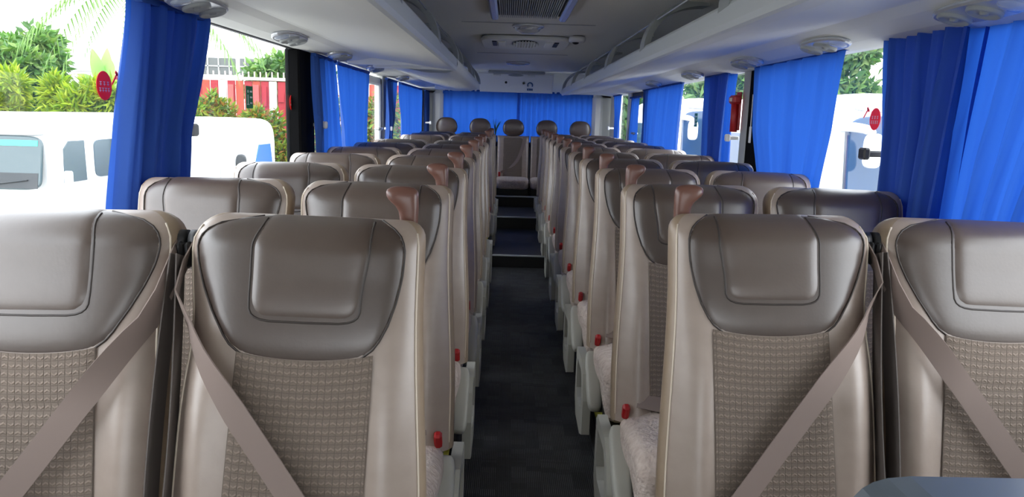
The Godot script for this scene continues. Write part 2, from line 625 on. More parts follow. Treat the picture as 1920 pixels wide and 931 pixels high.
	for i in 8:
		var k := i / 7.0
		lp.append(Vector3((0.17 - 0.30 * k) * g, 0.372 - 0.02 * sin(k * PI) + 0.004 * i * (1 - k), 0.30 + 0.02 * sin(k * PI)))
		la.append(Vector3(0, 0.75, -0.5))
	strap(s, lp, la, 0.045, 0.003)
	d.lap_belt = done(s)
	# grab handle on the aisle shoulder: a stem with a head that hooks inwards
	s = begin()
	var cuts := [[-0.075, 0.164, 0.198, 1.0], [-0.03, 0.163, 0.198, 1.0], [0.0, 0.162, 0.199, 1.0], [0.012, 0.160, 0.1995, 1.0], [0.022, 0.154, 0.2, 1.0], [0.029, 0.146, 0.2, 1.0], [0.036, 0.139, 0.2, 1.0], [0.043, 0.135, 0.2, 0.97], [0.050, 0.1345, 0.199, 0.9], [0.055, 0.137, 0.196, 0.78], [0.059, 0.143, 0.190, 0.58], [0.0615, 0.152, 0.181, 0.32], [0.062, 0.166, 0.168, 0.02]]
	grid(s, 20, cuts.size() - 1, func(u, v):
		var c = cuts[int(round(v * (cuts.size() - 1)))]
		var pw := func(x: float, k: float) -> float: return signf(x) * pow(absf(x), k)
		var x: float = (c[1] + c[2]) / 2 + (c[2] - c[1]) / 2 * pw.call(cos(u * TAU), 0.7)
		return mir.call(Vector3(x, SEAT_TOP + c[0] - 0.004, 0.006 + 0.019 * c[3] * pw.call(sin(u * TAU), 0.7))), g < 0)
	d.handle = done(s)
	# shoulder belt from the inner shoulder across the backrest to the aisle hip
	s = begin()
	var bp := []
	var ba := []
	var ctrl := [Vector3(-0.222, 0.955, 0.085), Vector3(-0.224, 0.925, 0.13), Vector3(-0.220, 0.885, 0.172)]
	for c in ctrl:
		bp.append(c * Vector3(g, 1, 1))
		ba.append(Vector3(0.25 * g, 0.5, 0.8))
	for i in 22:
		var k := (i + 1) / 22.0
		var x: float = lerpf(-0.212, 0.17, k)
		var yd: float = lerpf(0.165, 0.68, k)
		var f := front(x, yd)
		bp.append(Vector3(x * g, f.y, f.z + 0.027 + 0.010 * sin(k * PI)))
		var q := clampf(i / 6.0, 0.0, 1.0)
		ba.append(Vector3(lerpf(0.35, 0.80, q) * g, 0.60, lerpf(0.7, 0.0, q)))
	strap(s, bp, ba, 0.047, 0.0025)
	d.shoulder_belt = done(s)
	# belt guide: pivot on the inner shoulder and webbing hanging down between the two seats
	s = begin()
	tube(s, [Vector3(-0.205 * g, 0.965, 0.075), Vector3(-0.228 * g, 0.965, 0.075)], 0.024, 16)
	box(s, Vector3(-0.224 * g, 0.945, 0.098), Vector3(0.012, 0.05, 0.03), 0.005)
	d.belt_guide = done(s)
	s = begin()
	var vp := []
	var va := []
	for i in 10:
		var k := i / 9.0
		vp.append(Vector3((-0.2285 + 0.012 * sin(k * PI)) * g, 0.95 - 0.66 * k, 0.13 + 0.20 * k))
		va.append(Vector3(0.1 * g, 0, 1).normalized())
	strap(s, vp, va, 0.046, 0.0025)
	d.belt_drop = done(s)
	return d

func make_seat(d: Dictionary, label: String, at: Vector3, aisle: bool, belt: bool, group: String) -> Node3D:
	var t := thing("passenger_seat", label, "seat", at, group)
	obj("back_cover", d.back_cover, "light_leather", t)
	obj("back_shell", d.back_shell, "tan_leather", t)
	for side in [-1, 1]:
		obj("side_band", d["side_band%d" % side], "tan_leather", t)
	var hpn := obj("headrest_panel", d.headrest_panel, "dark_leather", t)
	obj("piping", d.panel_piping, "piping_dark", hpn)
	var pad := obj("headrest_pad", d.headrest_pad, "pad_leather", t)
	pad.set_meta("label", "brown raised headrest pad")
	obj("back_insert", d.back_insert, "cloth", t).set_meta("label", "woven taupe cloth insert")
	for side in [-1, 1]:
		obj("piping", d["seam_piping%d" % side], "piping_cream", t)
	obj("cushion", d.cushion, "plush", t).set_meta("label", "cushion in pale plush cover")
	obj("base_frame", d.base_frame, "black_metal", t)
	obj("leg", d.leg0, "black_metal", t)
	obj("leg", d.leg1, "black_metal", t)
	if aisle:
		var ar := obj("armrest", d.arm_bracket, "arm_grey", t)
		obj("armrest_pad", d.arm_pad, "arm_grey", ar)
		obj("buckle", d.buckle, "red_plastic", t).set_meta("label", "red belt buckle")
		obj("lap_belt", d.lap_belt, "webbing", t)
		obj("grab_handle", d.handle, "handle_brown", t).set_meta("label", "brown hooked grab handle")
	if belt:
		var b := obj("shoulder_belt", d.shoulder_belt, "webbing", t)
		b.set_meta("label", "taupe diagonal shoulder belt")
		obj("belt_guide", d.belt_guide, "black_plastic", b)
		obj("belt_webbing", d.belt_drop, "webbing_dark", b)
	return t

const ORD := ["first", "second", "third", "fourth", "fifth", "sixth", "seventh", "eighth", "ninth", "tenth", "eleventh"]

func seats() -> void:
	var A := seat_meshes(1.0)
	var B := seat_meshes(-1.0)
	for i in 11:
		var zl := -1.50 - 0.745 * i
		var zr := -1.74 - 0.745 * i
		var looks: String = "beige leather seat, " + ORD[i] + " from the front"
		if i != 7:
			make_seat(A, looks + ", next to the aisle on the left", Vector3(-0.48, 0.1, zl), true, i == 0, "seats left of the aisle")
			make_seat(B, looks + ", by the left windows", Vector3(-0.944, 0.1, zl), false, i == 0, "seats by the left windows")
		make_seat(B, looks + ", next to the aisle on the right", Vector3(0.487, 0.1, zr), true, i == 0, "seats right of the aisle")
		make_seat(A, looks + ", by the right windows", Vector3(0.951, 0.1, zr), false, i == 0, "seats by the right windows")

# rear bench: five seats with round-topped separate headrests
func rear_bench() -> void:
	var s := begin()
	grid(s, 28, 14, func(u, v):
		var a: float = (u - 0.5) * 2.0
		var yd: float = pow(v, 1.4) * 0.62
		var q := clampf(1.0 - yd / 0.03, 0, 1)
		return Vector3(a * 0.212, 1.07 - yd, -0.05 + 0.14 * yd + 0.05 * sqrt(1 - q * q) * pow(1.0 - pow(absf(a), 6), 0.4)), false)
	grid(s, 12, 14, func(u, v):
		var a: float = (u - 0.5) * 2.0
		var yd: float = pow(v, 1.4) * 0.62
		var q := clampf(1.0 - yd / 0.03, 0, 1)
		return Vector3(a * 0.212, 1.07 - yd, -0.05 + 0.14 * yd - 0.05 * sqrt(1 - q * q) * pow(1.0 - pow(absf(a), 6), 0.4)), true)
	var back := done(s)
	s = begin()
	grid(s, 14, 20, func(u, v):
		var yd: float = 0.012 + v * 0.6
		var x: float = lerpf(-0.125, 0.125, u)
		var q := clampf(1.0 - yd / 0.03, 0, 1)
		var a: float = x / 0.212
		return Vector3(x, 1.07 - yd, -0.05 + 0.14 * yd + 0.05 * sqrt(1 - q * q) * pow(1.0 - pow(absf(a), 6), 0.4) + 0.006 * edge_fade(u, 12) * edge_fade(v, 20) - 0.004 * exp(-pow((yd - 0.26) / 0.008, 2))), false, Vector2(0.25, 0.5))
	var ins := done(s)
	s = begin()
	grid(s, 30, 18, func(u, v):
		var a: float = u * TAU
		var b: float = (v - 0.5) * PI
		var pw := func(x: float, k: float) -> float: return signf(x) * pow(absf(x), k)
		var cb: float = pw.call(cos(b), 0.8)
		var p := Vector3(0.142 * cb * pw.call(cos(a), 0.6), 0.112 * pw.call(sin(b), 0.7), 0.05 * cb * pw.call(sin(a), 0.7))
		p.x *= 1.0 - 0.12 * clampf(p.y / 0.1, 0, 1)
		return p + Vector3(0, 1.175, -0.045), true)
	var head := done(s)
	s = begin()
	for k in [-1, 1]:
		tube(s, [Vector3(0.05 * k, 1.03, -0.045), Vector3(0.05 * k, 1.12, -0.045)], 0.006, 8)
	var posts := done(s)
	s = begin()
	pillow(s, Vector3(0, 0.475, 0.27), Vector3(0.212, 0.07, 0.25), 0.35, 30, 16)
	var cush := done(s)
	s = begin()
	box(s, Vector3(0, 0.36, 0.26), Vector3(0.42, 0.12, 0.44), 0.01)
	var bas := done(s)
	s = begin()
	var bp := []
	var ba := []
	for i in 16:
		var k := i / 15.0
		bp.append(Vector3(lerpf(0.15, -0.15, k) - 0.05 * sin(k * PI) * -1.0, 1.06 - 0.46 * pow(k, 0.8) - 0.05 * sin(k * PI), 0.045 + 0.14 * k + 0.03 * sin(k * PI)))
		ba.append(Vector3(0.8, 0.5, 0))
	strap(s, bp, ba, 0.045, 0.003)
	var belt := done(s)
	var names := ["far left, against the left corner pillar", "second from the left", "in the middle, facing down the aisle", "second from the right", "far right, against the right corner pillar"]
	for i in 5:
		var t := thing("rear_bench_seat", "rear bench seat with round brown headrest, " + names[i], "seat", Vector3(-0.93 + 0.44 * i, 0, -9.93), "rear bench seats")
		obj("backrest", back, "light_leather", t)
		obj("back_insert", ins, "cloth", t)
		var h := obj("headrest", head, "pad_leather", t)
		obj("headrest_post", posts, "steel", h)
		obj("cushion", cush, "plush", t)
		obj("base", bas, "black_metal", t)
		if i == 2:
			obj("shoulder_belt", belt, "webbing", t)
			obj("buckle", boxmesh(Vector3(-0.17, 0.57, 0.1), Vector3(0.03, 0.06, 0.03), 0.006), "red_plastic", t)
# ---------------------------------------------------------------- the coach itself
const ZF := 2.0
const ZB := -10.25

func run_z(s: SurfaceTool, poly: Array, z0: float, z1: float) -> void:
	slab(s, PackedVector2Array(poly), minf(z0, z1), maxf(z0, z1))

func wall_side(side: float, spans: Array, called: String) -> void:
	# lower panel, header and the posts between the window openings
	var s := begin()
	box(s, Vector3(side * 1.29, 0.30, (ZF + ZB) / 2), Vector3(0.06, 0.96, ZF - ZB), 0.004)
	box(s, Vector3(side * 1.29, 1.815, (ZF + ZB) / 2), Vector3(0.06, 0.33, ZF - ZB), 0.004)
	box(s, Vector3(side * 1.265, 0.79, (ZF + ZB) / 2), Vector3(0.07, 0.03, ZF - ZB), 0.006)
	struct_of(called, done(s), "panel_grey")
	for sp in spans:
		var m := begin()
		box(m, Vector3(side * 1.285, 1.2, (sp[0] + sp[1]) / 2), Vector3(0.08, 0.90, absf(sp[1] - sp[0])), 0.01)
		struct_of("trim_%d" % trim_no, done(m), sp[2])
		trim_no += 1

var trim_no := 1
var win_no := 1

func window_pane(side: float, z0: float, z1: float) -> void:
	var o := struct_of("window_%d" % win_no, boxmesh(Vector3(side * 1.302, 1.2, (z0 + z1) / 2), Vector3(0.005, 0.90, absf(z1 - z0)), 0.0), "glass")
	win_no += 1
	var s := begin()
	for e in [0.79, 1.66]:
		box(s, Vector3(side * 1.29, e, (z0 + z1) / 2), Vector3(0.03, 0.035, absf(z1 - z0)), 0.004)
	obj("rubber_seal", done(s), "dark_trim", o)

func shell() -> void:
	# floors
	struct_of("floor", boxmesh(Vector3(0, -0.03, (ZF - 6.52) / 2), Vector3(0.60, 0.06, ZF + 6.52), 0.0), "carpet")
	for side in [-1.0, 1.0]:
		var fs := struct_of("floor_" + ("left" if side < 0 else "right"), boxmesh(Vector3(side * 0.78, 0.05, (ZF + ZB) / 2), Vector3(0.96, 0.10, ZF - ZB), 0.004), "vinyl_black")
		obj("edge_strip", boxmesh(Vector3(side * 0.315, 0.102, (ZF + ZB) / 2), Vector3(0.05, 0.008, ZF - ZB - 0.02), 0.002), "yellow_edge", fs)
		obj("kerb_rail", boxmesh(Vector3(side * 0.285, 0.02, (ZF - 6.5) / 2), Vector3(0.03, 0.04, ZF + 6.5), 0.006), "dark_trim", fs)
	# steps rising to the rear bench
	var st := struct_of("floor_rear", boxmesh(Vector3(0, 0.02, -7.35), Vector3(0.60, 0.16, 1.68), 0.006), "vinyl_black")
	obj("step", boxmesh(Vector3(0, 0.08, -8.72), Vector3(0.60, 0.28, 1.06), 0.006), "vinyl_black", st)
	obj("step", boxmesh(Vector3(0, 0.14, -9.72), Vector3(0.60, 0.40, 1.0), 0.006), "vinyl_black", st)
	obj("step_nosing", boxmesh(Vector3(0, 0.102, -6.53), Vector3(0.58, 0.012, 0.05), 0.004), "frame_grey", st)
	obj("step_nosing", boxmesh(Vector3(-0.01, 0.222, -8.21), Vector3(0.58, 0.014, 0.06), 0.004), "frame_grey", st)
	obj("step_mat", boxmesh(Vector3(-0.01, 0.222, -8.42), Vector3(0.46, 0.008, 0.28), 0.003), "dark_trim", st)
	obj("step_nosing", boxmesh(Vector3(0, 0.342, -9.23), Vector3(0.58, 0.014, 0.05), 0.004), "frame_grey", st)
	obj("bench_riser", boxmesh(Vector3(0, 0.33, -10.0), Vector3(2.3, 0.26, 0.45), 0.01), "vinyl_black", st)
	# side walls
	wall_side(-1, [[1.98, -0.55, "panel_grey"], [-4.14, -4.44, "pillar_black"], [-5.88, -6.06, "panel_grey"], [-6.86, -7.06, "panel_grey"], [-9.66, -10.2, "panel_grey"]], "wall_left")
	wall_side(1, [[1.98, -0.55, "panel_grey"], [-4.09, -4.30, "pillar_black"], [-4.30, -4.42, "frame_grey"], [-7.28, -7.46, "panel_grey"], [-8.52, -8.72, "panel_grey"], [-9.66, -10.2, "panel_grey"]], "wall_right")
	for w in [[-0.55, -4.14], [-4.44, -5.88], [-7.06, -9.66]]:
		window_pane(-1, w[0], w[1])
	for w in [[-0.55, -4.09], [-4.42, -7.28], [-8.72, -9.66]]:
		window_pane(1, w[0], w[1])
	# glazed doors: mid door on the left, emergency door on the right
	for dd in [[-1.0, -6.06, -6.86], [1.0, -7.46, -8.52]]:
		var zc: float = (dd[1] + dd[2]) / 2
		var zw: float = absf(dd[1] - dd[2])
		var dr := struct_of("door_1" if dd[0] < 0 else "door_2", boxmesh(Vector3(dd[0] * 1.302, 1.2, zc), Vector3(0.006, 0.86, zw), 0.0), "glass")
		var s := begin()
		for e in [-1, 1]:
			box(s, Vector3(dd[0] * 1.285, 1.2, zc + e * (zw / 2 - 0.04)), Vector3(0.05, 0.84, 0.08), 0.012)
			box(s, Vector3(dd[0] * 1.285, 1.2 + e * 0.39, zc), Vector3(0.05, 0.07, zw), 0.012)
		obj("door_frame", done(s), "panel_grey" if dd[0] < 0 else "dark_trim", dr)
		s = begin()
		tube(s, [Vector3(dd[0] * 1.23, 1.18, zc - 0.24), Vector3(dd[0] * 1.23, 1.18, zc - 0.06)], 0.012, 10)
		for e in [-0.22, -0.08]:
			tube(s, [Vector3(dd[0] * 1.27, 1.18, zc + e), Vector3(dd[0] * 1.225, 1.18, zc + e)], 0.008, 8)
		obj("door_handle", done(s), "steel", dr)
	# ceiling, front and rear
	var cs := begin()
	grid(cs, 16, 2, func(u, v):
		var x: float = lerpf(-1.31, 1.31, u)
		return Vector3(x, 1.91 - 0.05 * pow(x / 1.27, 4), lerpf(ZF + 0.05, ZB - 0.05, v)))
	box(cs, Vector3(0, 1.97, (ZF + ZB) / 2), Vector3(2.64, 0.08, ZF - ZB + 0.1), 0.0)
	var ceil := struct_of("ceiling", done(cs), "headliner")
	for z in [-2.6, -4.95, -7.3]:
		obj("joint_strip", boxmesh(Vector3(0, 1.909, z), Vector3(0.86, 0.006, 0.02), 0.002), "frame_grey", ceil)
	var s2 := begin()
	box(s2, Vector3(0, 0.42, ZB), Vector3(2.6, 1.14, 0.06), 0.0)
	box(s2, Vector3(0, 1.8, ZB), Vector3(2.6, 0.4, 0.06), 0.0)
	for e in [-1, 1]:
		box(s2, Vector3(e * 1.165, 1.3, ZB), Vector3(0.27, 0.66, 0.06), 0.0)
	struct_of("wall_rear", done(s2), "panel_grey")
	var wr := struct_of("window_rear", boxmesh(Vector3(0, 1.3, ZB - 0.01), Vector3(2.1, 0.64, 0.006), 0.0), "glass")
	obj("parcel_shelf", boxmesh(Vector3(0, 0.97, ZB + 0.10), Vector3(2.3, 0.03, 0.16), 0.006), "dark_trim", wr)
	s2 = begin()
	box(s2, Vector3(0, 0.30, ZF), Vector3(2.6, 0.96, 0.06), 0.0)
	box(s2, Vector3(0, 1.78, ZF), Vector3(2.6, 0.46, 0.06), 0.0)
	for e in [-1, 1]:
		box(s2, Vector3(e * 1.23, 1.3, ZF), Vector3(0.16, 1.2, 0.08), 0.0)
	struct_of("wall_front", done(s2), "dark_trim")
	struct_of("window_front", boxmesh(Vector3(0, 1.165, ZF + 0.01), Vector3(2.3, 0.77, 0.006), 0.0), "glass")
	# slanted corner posts beside the rear window
	for e in [-1, 1]:
		s2 = begin()
		box(s2, Vector3(e * 1.06, 1.3, ZB + 0.14), Vector3(0.14, 0.66, 0.16), 0.04)
		struct_of("trim_%d" % trim_no, done(s2), "panel_grey")
		trim_no += 1

func racks() -> void:
	for side in [-1.0, 1.0]:
		var lx: float = 0.455 if side < 0 else 0.55
		var zend: float = -4.95 if side < 0 else -9.75
		var t := thing("luggage_rack", "grey overhead luggage rack with pale front lip above the " + ("left seats, front section" if side < 0 else "right seats"), "luggage rack", Vector3.ZERO)
		var tray := []
		for q in [[lx + 0.012, 1.605], [lx + 0.10, 1.612], [0.98, 1.664], [1.255, 1.672], [1.255, 1.69], [0.98, 1.684], [lx + 0.10, 1.632], [lx + 0.012, 1.625]]:
			tray.append(Vector2(q[0] * side, q[1]))
		var s := begin()
		run_z(s, tray, ZF - 0.05, zend)
		obj("tray", done(s), "panel_grey", t)
		s = begin()
		var lip := []
		for q in [[lx + 0.018, 1.600], [lx + 0.004, 1.604], [lx - 0.004, 1.62], [lx - 0.002, 1.672], [lx + 0.006, 1.684], [lx + 0.022, 1.684], [lx + 0.03, 1.674], [lx + 0.03, 1.62]]:
			lip.append(Vector2(q[0] * side, q[1]))
		run_z(s, lip, ZF - 0.05, zend)
		obj("lip", done(s), "rack_lip", t)
		s = begin()
		box(s, Vector3(side * (lx + 0.35), 1.645, zend + 0.01), Vector3(0.70, 0.05, 0.02), 0.006)
		obj("end_cap", done(s), "panel_grey", t)
		var zs := [-0.95, -2.4, -3.75] if side < 0 else [-0.95, -2.4, -3.85, -5.3, -6.75, -8.2, -9.6]
		for z in zs:
			for off in [0.0]:
				s = begin()
				var p := []
				var a := []
				for i in 15:
					var k := i / 14.0
					p.append(Vector3(side * (lx + 0.012 + 0.30 * pow(k, 1.8) + off * -0.15 * k), 1.665 + 0.235 * pow(sin(k * PI / 2), 0.9), z + off - 0.03 * k))
					a.append(Vector3(0, 0, 1))
				strap(s, p, a, 0.12, 0.03)
				obj("hoop", done(s), "hoop_grey", t)
		s = begin()
		tube(s, [Vector3(side * (lx + 0.06), 1.81, ZF - 0.1), Vector3(side * (lx + 0.06), 1.81, zend + 0.05)], 0.0045, 8)
		obj("luggage_rail", done(s), "silver", t)
	# lower bulging section behind it on the left
	var tb := thing("luggage_rack", "short bulging grey luggage rack above the left rear seats", "luggage rack", Vector3.ZERO)
	var sb := begin()
	grid(sb, 30, 24, func(u, v):
		var z: float = lerpf(-4.97, -8.95, v)
		var e: float = 1.0 - pow(smoothstep(0.80, 1.0, v), 2) * 0.35
		var prof := [[0.50, 1.70], [0.455, 1.68], [0.448, 1.64], [0.465, 1.605], [0.52, 1.585], [0.65, 1.585], [0.80, 1.61], [0.92, 1.635], [1.0, 1.655]]
		var k: float = u * (prof.size() - 1)
		var i := mini(int(k), prof.size() - 2)
		var x: float = lerpf(prof[i][0], prof[i + 1][0], k - i)
		var y: float = lerpf(prof[i][1], prof[i + 1][1], k - i)
		return Vector3(-(1.0 - (1.0 - x) * e), y + 0.03 * (1.0 - e), z))
	obj("tray", done(sb), "panel_grey", tb)
	obj("end_cap", boxmesh(Vector3(-0.74, 1.645, -4.985), Vector3(0.52, 0.08, 0.02), 0.008), "panel_grey", tb)
	obj("closing_panel", boxmesh(Vector3(-0.82, 1.64, -8.96), Vector3(0.34, 0.07, 0.02), 0.006), "panel_grey", tb)
	for z in [-5.1, -5.6, -6.9, -7.4, -8.6, -8.8]:
		sb = begin()
		var p := []
		var a := []
		for i in 15:
			var k := i / 14.0
			p.append(Vector3(-(0.467 + 0.30 * pow(k, 1.8)), 1.68 + 0.225 * pow(sin(k * PI / 2), 0.9), z - 0.03 * k))
			a.append(Vector3(0, 0, 1))
		strap(sb, p, a, 0.10, 0.03)
		obj("hoop", done(sb), "hoop_grey", tb)
	# coves between rack and window top
	for side in [-1.0, 1.0]:
		var sc := begin()
		var pl := []
		for q in [[1.275, 1.612], [1.23, 1.612], [1.14, 1.622], [1.05, 1.645], [0.99, 1.668], [0.99, 1.676], [1.275, 1.69]]:
			pl.append(Vector2(q[0] * side, q[1] + (0.03 * (q[0] - 0.99) / 0.245 if side < 0 and q[1] < 1.67 else 0.0)))
		run_z(sc, pl, ZF - 0.04, -9.95)
		struct_of("trim_%d" % trim_no, done(sc), "panel_grey")
		trim_no += 1

func service_unit(side: float, z: float, nth: String) -> void:
	# oval plate under the cove with two air nozzles and a reading lamp
	var where := "left" if side < 0 else "right"
	var t := thing("service_unit", "oval silver lamp and air vent unit over the " + where + " windows, " + nth + " from the front", "air vent", Vector3(side * 1.095, 1.634 + (0.012 if side < 0 else 0.0), z), "service units under the " + where + " rack")
	t.rotation = Vector3(0, 0, -side * 0.26)
	var flat := Transform3D(Basis(Vector3.RIGHT, PI / 2), Vector3.ZERO)
	var s := begin()
	slab(s, oval(0.056, 0.19, 32, Vector2.ZERO, 0.8), 0.0, 0.016, flat, 0.005)
	obj("plate", done(s), "silver", t)
	for k in [-0.11, 0.02]:
		s = begin()
		var xf := Transform3D(Basis(), Vector3(0, -0.013, k))
		lathe(s, [Vector2(0.044, 0.0), Vector2(0.044, -0.010), Vector2(0.038, -0.014), Vector2(0.032, -0.008), Vector2(0.012, -0.006), Vector2(0.010, -0.013), Vector2(0.0, -0.014)], xf, 20)
		obj("air_nozzle", done(s), "frame_grey", t)
	s = begin()
	lathe(s, [Vector2(0.034, 0.0), Vector2(0.034, -0.006), Vector2(0.026, -0.012), Vector2(0.0, -0.016)], Transform3D(Basis(), Vector3(0, -0.013, 0.125)), 20)
	obj("reading_lamp", done(s), "lamp_glass", t)

func ceiling_things() -> void:
	# return-air grille
	var t := thing("ceiling_grille", "long ribbed return-air grille between two rails on the ceiling", "grille", Vector3(0, 1.905, -3.7))
	obj("backing", boxmesh(Vector3(-0.01, -0.004, 0), Vector3(0.36, 0.006, 1.6), 0.0), "dark_trim", t)
	var s := begin()
	for i in 30:
		box(s, Vector3(-0.17 + 0.011 * i, -0.014, 0), Vector3(0.006, 0.014, 1.58), 0.0)
	var sl := obj("slats", done(s), "frame_grey", t)
	sl.set_meta("kind", "stuff")
	for e in [-0.205, 0.19]:
		obj("rail", boxmesh(Vector3(e, -0.018, 0), Vector3(0.045, 0.036, 1.62), 0.01), "silver", t)
	# faceted lamp
	t = thing("ceiling_lamp", "round faceted clear ceiling lamp in front of the air outlet panel", "lamp", Vector3(0.0, 1.908, -5.02))
	s = begin()
	lathe(s, [Vector2(0.10, 0.0), Vector2(0.105, -0.012), Vector2(0.095, -0.02), Vector2(0.09, -0.016)], Transform3D(), 28)
	obj("ring", done(s), "silver", t)
	s = begin()
	s.set_smooth_group(-1)
	var rr := [[0.092, -0.014], [0.078, -0.036], [0.045, -0.052], [0.0, -0.056]]
	for j in 3:
		for i in 12:
			var q := []
			for e in [[j, i], [j, i + 1], [j + 1, i + 1], [j + 1, i]]:
				var a: float = TAU * (e[1] + 0.5 * (e[0] % 2)) / 12.0
				q.append(Vector3(rr[e[0]][0] * cos(a), rr[e[0]][1], rr[e[0]][0] * sin(a)))
			tri3(s, q[0], q[1], q[2])
			tri3(s, q[0], q[2], q[3])
	obj("diffuser", done(s), "silver", t)
	# air outlet panel
	t = thing("air_outlet", "wide grey ceiling air outlet with round grille and two slots", "air vent", Vector3(0.0, 1.905, -6.05))
	s = begin()
	var flat := Transform3D(Basis(Vector3.RIGHT, PI / 2), Vector3.ZERO)
	slab(s, oval(0.34, 0.42, 32, Vector2.ZERO, 0.35), 0.0, 0.03, flat, 0.01)
	obj("panel", done(s), "panel_grey", t)
	for e in [-1, 1]:
		obj("slot", boxmesh(Vector3(e * 0.235, -0.033, 0.1), Vector3(0.035, 0.008, 0.34), 0.003), "black_plastic", t)
		obj("louvre", boxmesh(Vector3(e * 0.18, -0.034, 0.1), Vector3(0.06, 0.014, 0.36), 0.005), "panel_grey", t)
	s = begin()
	lathe(s, [Vector2(0.0, -0.032), Vector2(0.10, -0.032), Vector2(0.10, -0.036), Vector2(0.0, -0.036)], Transform3D(Basis().scaled(Vector3(1, 1, 2.6)), Vector3(0, 0, 0.13)), 28)
	obj("grille_back", done(s), "black_plastic", t)
	s = begin()
	for i in 9:
		var x := -0.088 + 0.022 * i
		var h := sqrt(0.0100 - x * x) * 2.6
		box(s, Vector3(x, -0.042, 0.13), Vector3(0.008, 0.012, h * 2), 0.0)
	obj("grille_bars", done(s), "panel_grey", t)
	s = begin()
	for i in 5:
		var z := -0.18 + 0.09 * i
		var h := sqrt(maxf(0.0, 0.0676 - z * z)) / 2.6
		box(s, Vector3(0, -0.041, 0.13 + z), Vector3(h * 2, 0.010, 0.012), 0.0)
	obj("grille_bars", done(s), "panel_grey", t)
	# small camera
	t = thing("security_camera", "small white dome camera with black lens on the ceiling", "camera", Vector3(0.37, 1.905, -5.6))
	s = begin()
	pillow(s, Vector3(0, -0.022, 0), Vector3(0.06, 0.024, 0.07), 0.6, 24, 12)
	obj("housing", done(s), "white_plastic", t)
	s = begin()
	lathe(s, [Vector2(0.026, 0.0), Vector2(0.024, -0.014), Vector2(0.014, -0.022), Vector2(0.0, -0.025)], Transform3D(Basis(), Vector3(-0.012, -0.034, 0.02)), 18)
	obj("lens", done(s), "black_plastic", t)
	# round lamp near the rear
	t = thing("ceiling_lamp", "flat round ceiling lamp near the rear panel", "lamp", Vector3(-0.03, 1.908, -8.45))
	s = begin()
	lathe(s, [Vector2(0.13, 0.0), Vector2(0.135, -0.012), Vector2(0.12, -0.022), Vector2(0.105, -0.018)], Transform3D(), 28)
	obj("ring", done(s), "silver", t)
	s = begin()
	lathe(s, [Vector2(0.108, -0.016), Vector2(0.08, -0.03), Vector2(0.0, -0.036)], Transform3D(), 28)
	obj("diffuser", done(s), "lamp_glass", t)
	# white panel over the rear curtain
	t = thing("roof_duct_cover", "white panel with small blue logo above the rear curtain", "panel", Vector3(-0.03, 0, -9.98))
	s = begin()
	slab(s, PackedVector2Array([Vector2(-0.50, 1.875), Vector2(0.485, 1.875), Vector2(0.475, 1.63), Vector2(-0.475, 1.63)]), -0.06, 0.0, Transform3D(), 0.008)
	obj("board", done(s), "white_plastic", t)
	s = begin()
	box(s, Vector3(0, 1.885, 0.02), Vector3(0.74, 0.035, 0.06), 0.01)
	obj("top_trim", done(s), "frame_grey", t)
	s = begin()
	slab(s, oval(0.10, 0.014, 20), 0.0, 0.012, Transform3D(Basis(), Vector3(-0.01, 1.848, 0.0)))
	obj("top_vent", done(s), "frame_grey", t)
	for e in [[-0.16, 1.845], [0.12, 1.845]]:
		obj("catch", boxmesh(Vector3(e[0] * 1.6, e[1], 0.006), Vector3(0.10, 0.03, 0.02), 0.005), "panel_grey", t)
	for e in [[-0.135, 1.755], [0.095, 1.752]]:
		s = begin()
		tube(s, [Vector3(e[0], e[1], -0.002), Vector3(e[0], e[1], 0.012)], 0.016, 14)
		obj("screw_cap", done(s), "black_plastic", t)
	obj("service_lid", boxmesh(Vector3(-0.135, 1.745, 0.002), Vector3(0.085, 0.085, 0.008), 0.002), "white_plastic", t)
	s = begin()
	var lp := []
	for i in 15:
		var a := -0.6 + (PI + 1.2) * i / 14.0
		lp.append(Vector3(0.18 + 0.032 * cos(a), 1.728 + 0.032 * sin(a), 0.004))
	tube(s, lp, 0.008, 6)
	for e in [[-0.035, 0.016], [-0.014, 0.014], [0.006, 0.016], [0.024, 0.012]]:
		box(s, Vector3(0.186 + e[0], 1.672, 0.003), Vector3(e[1], 0.026, 0.006), 0.0)
	obj("logo", done(s), "blue_print", t)

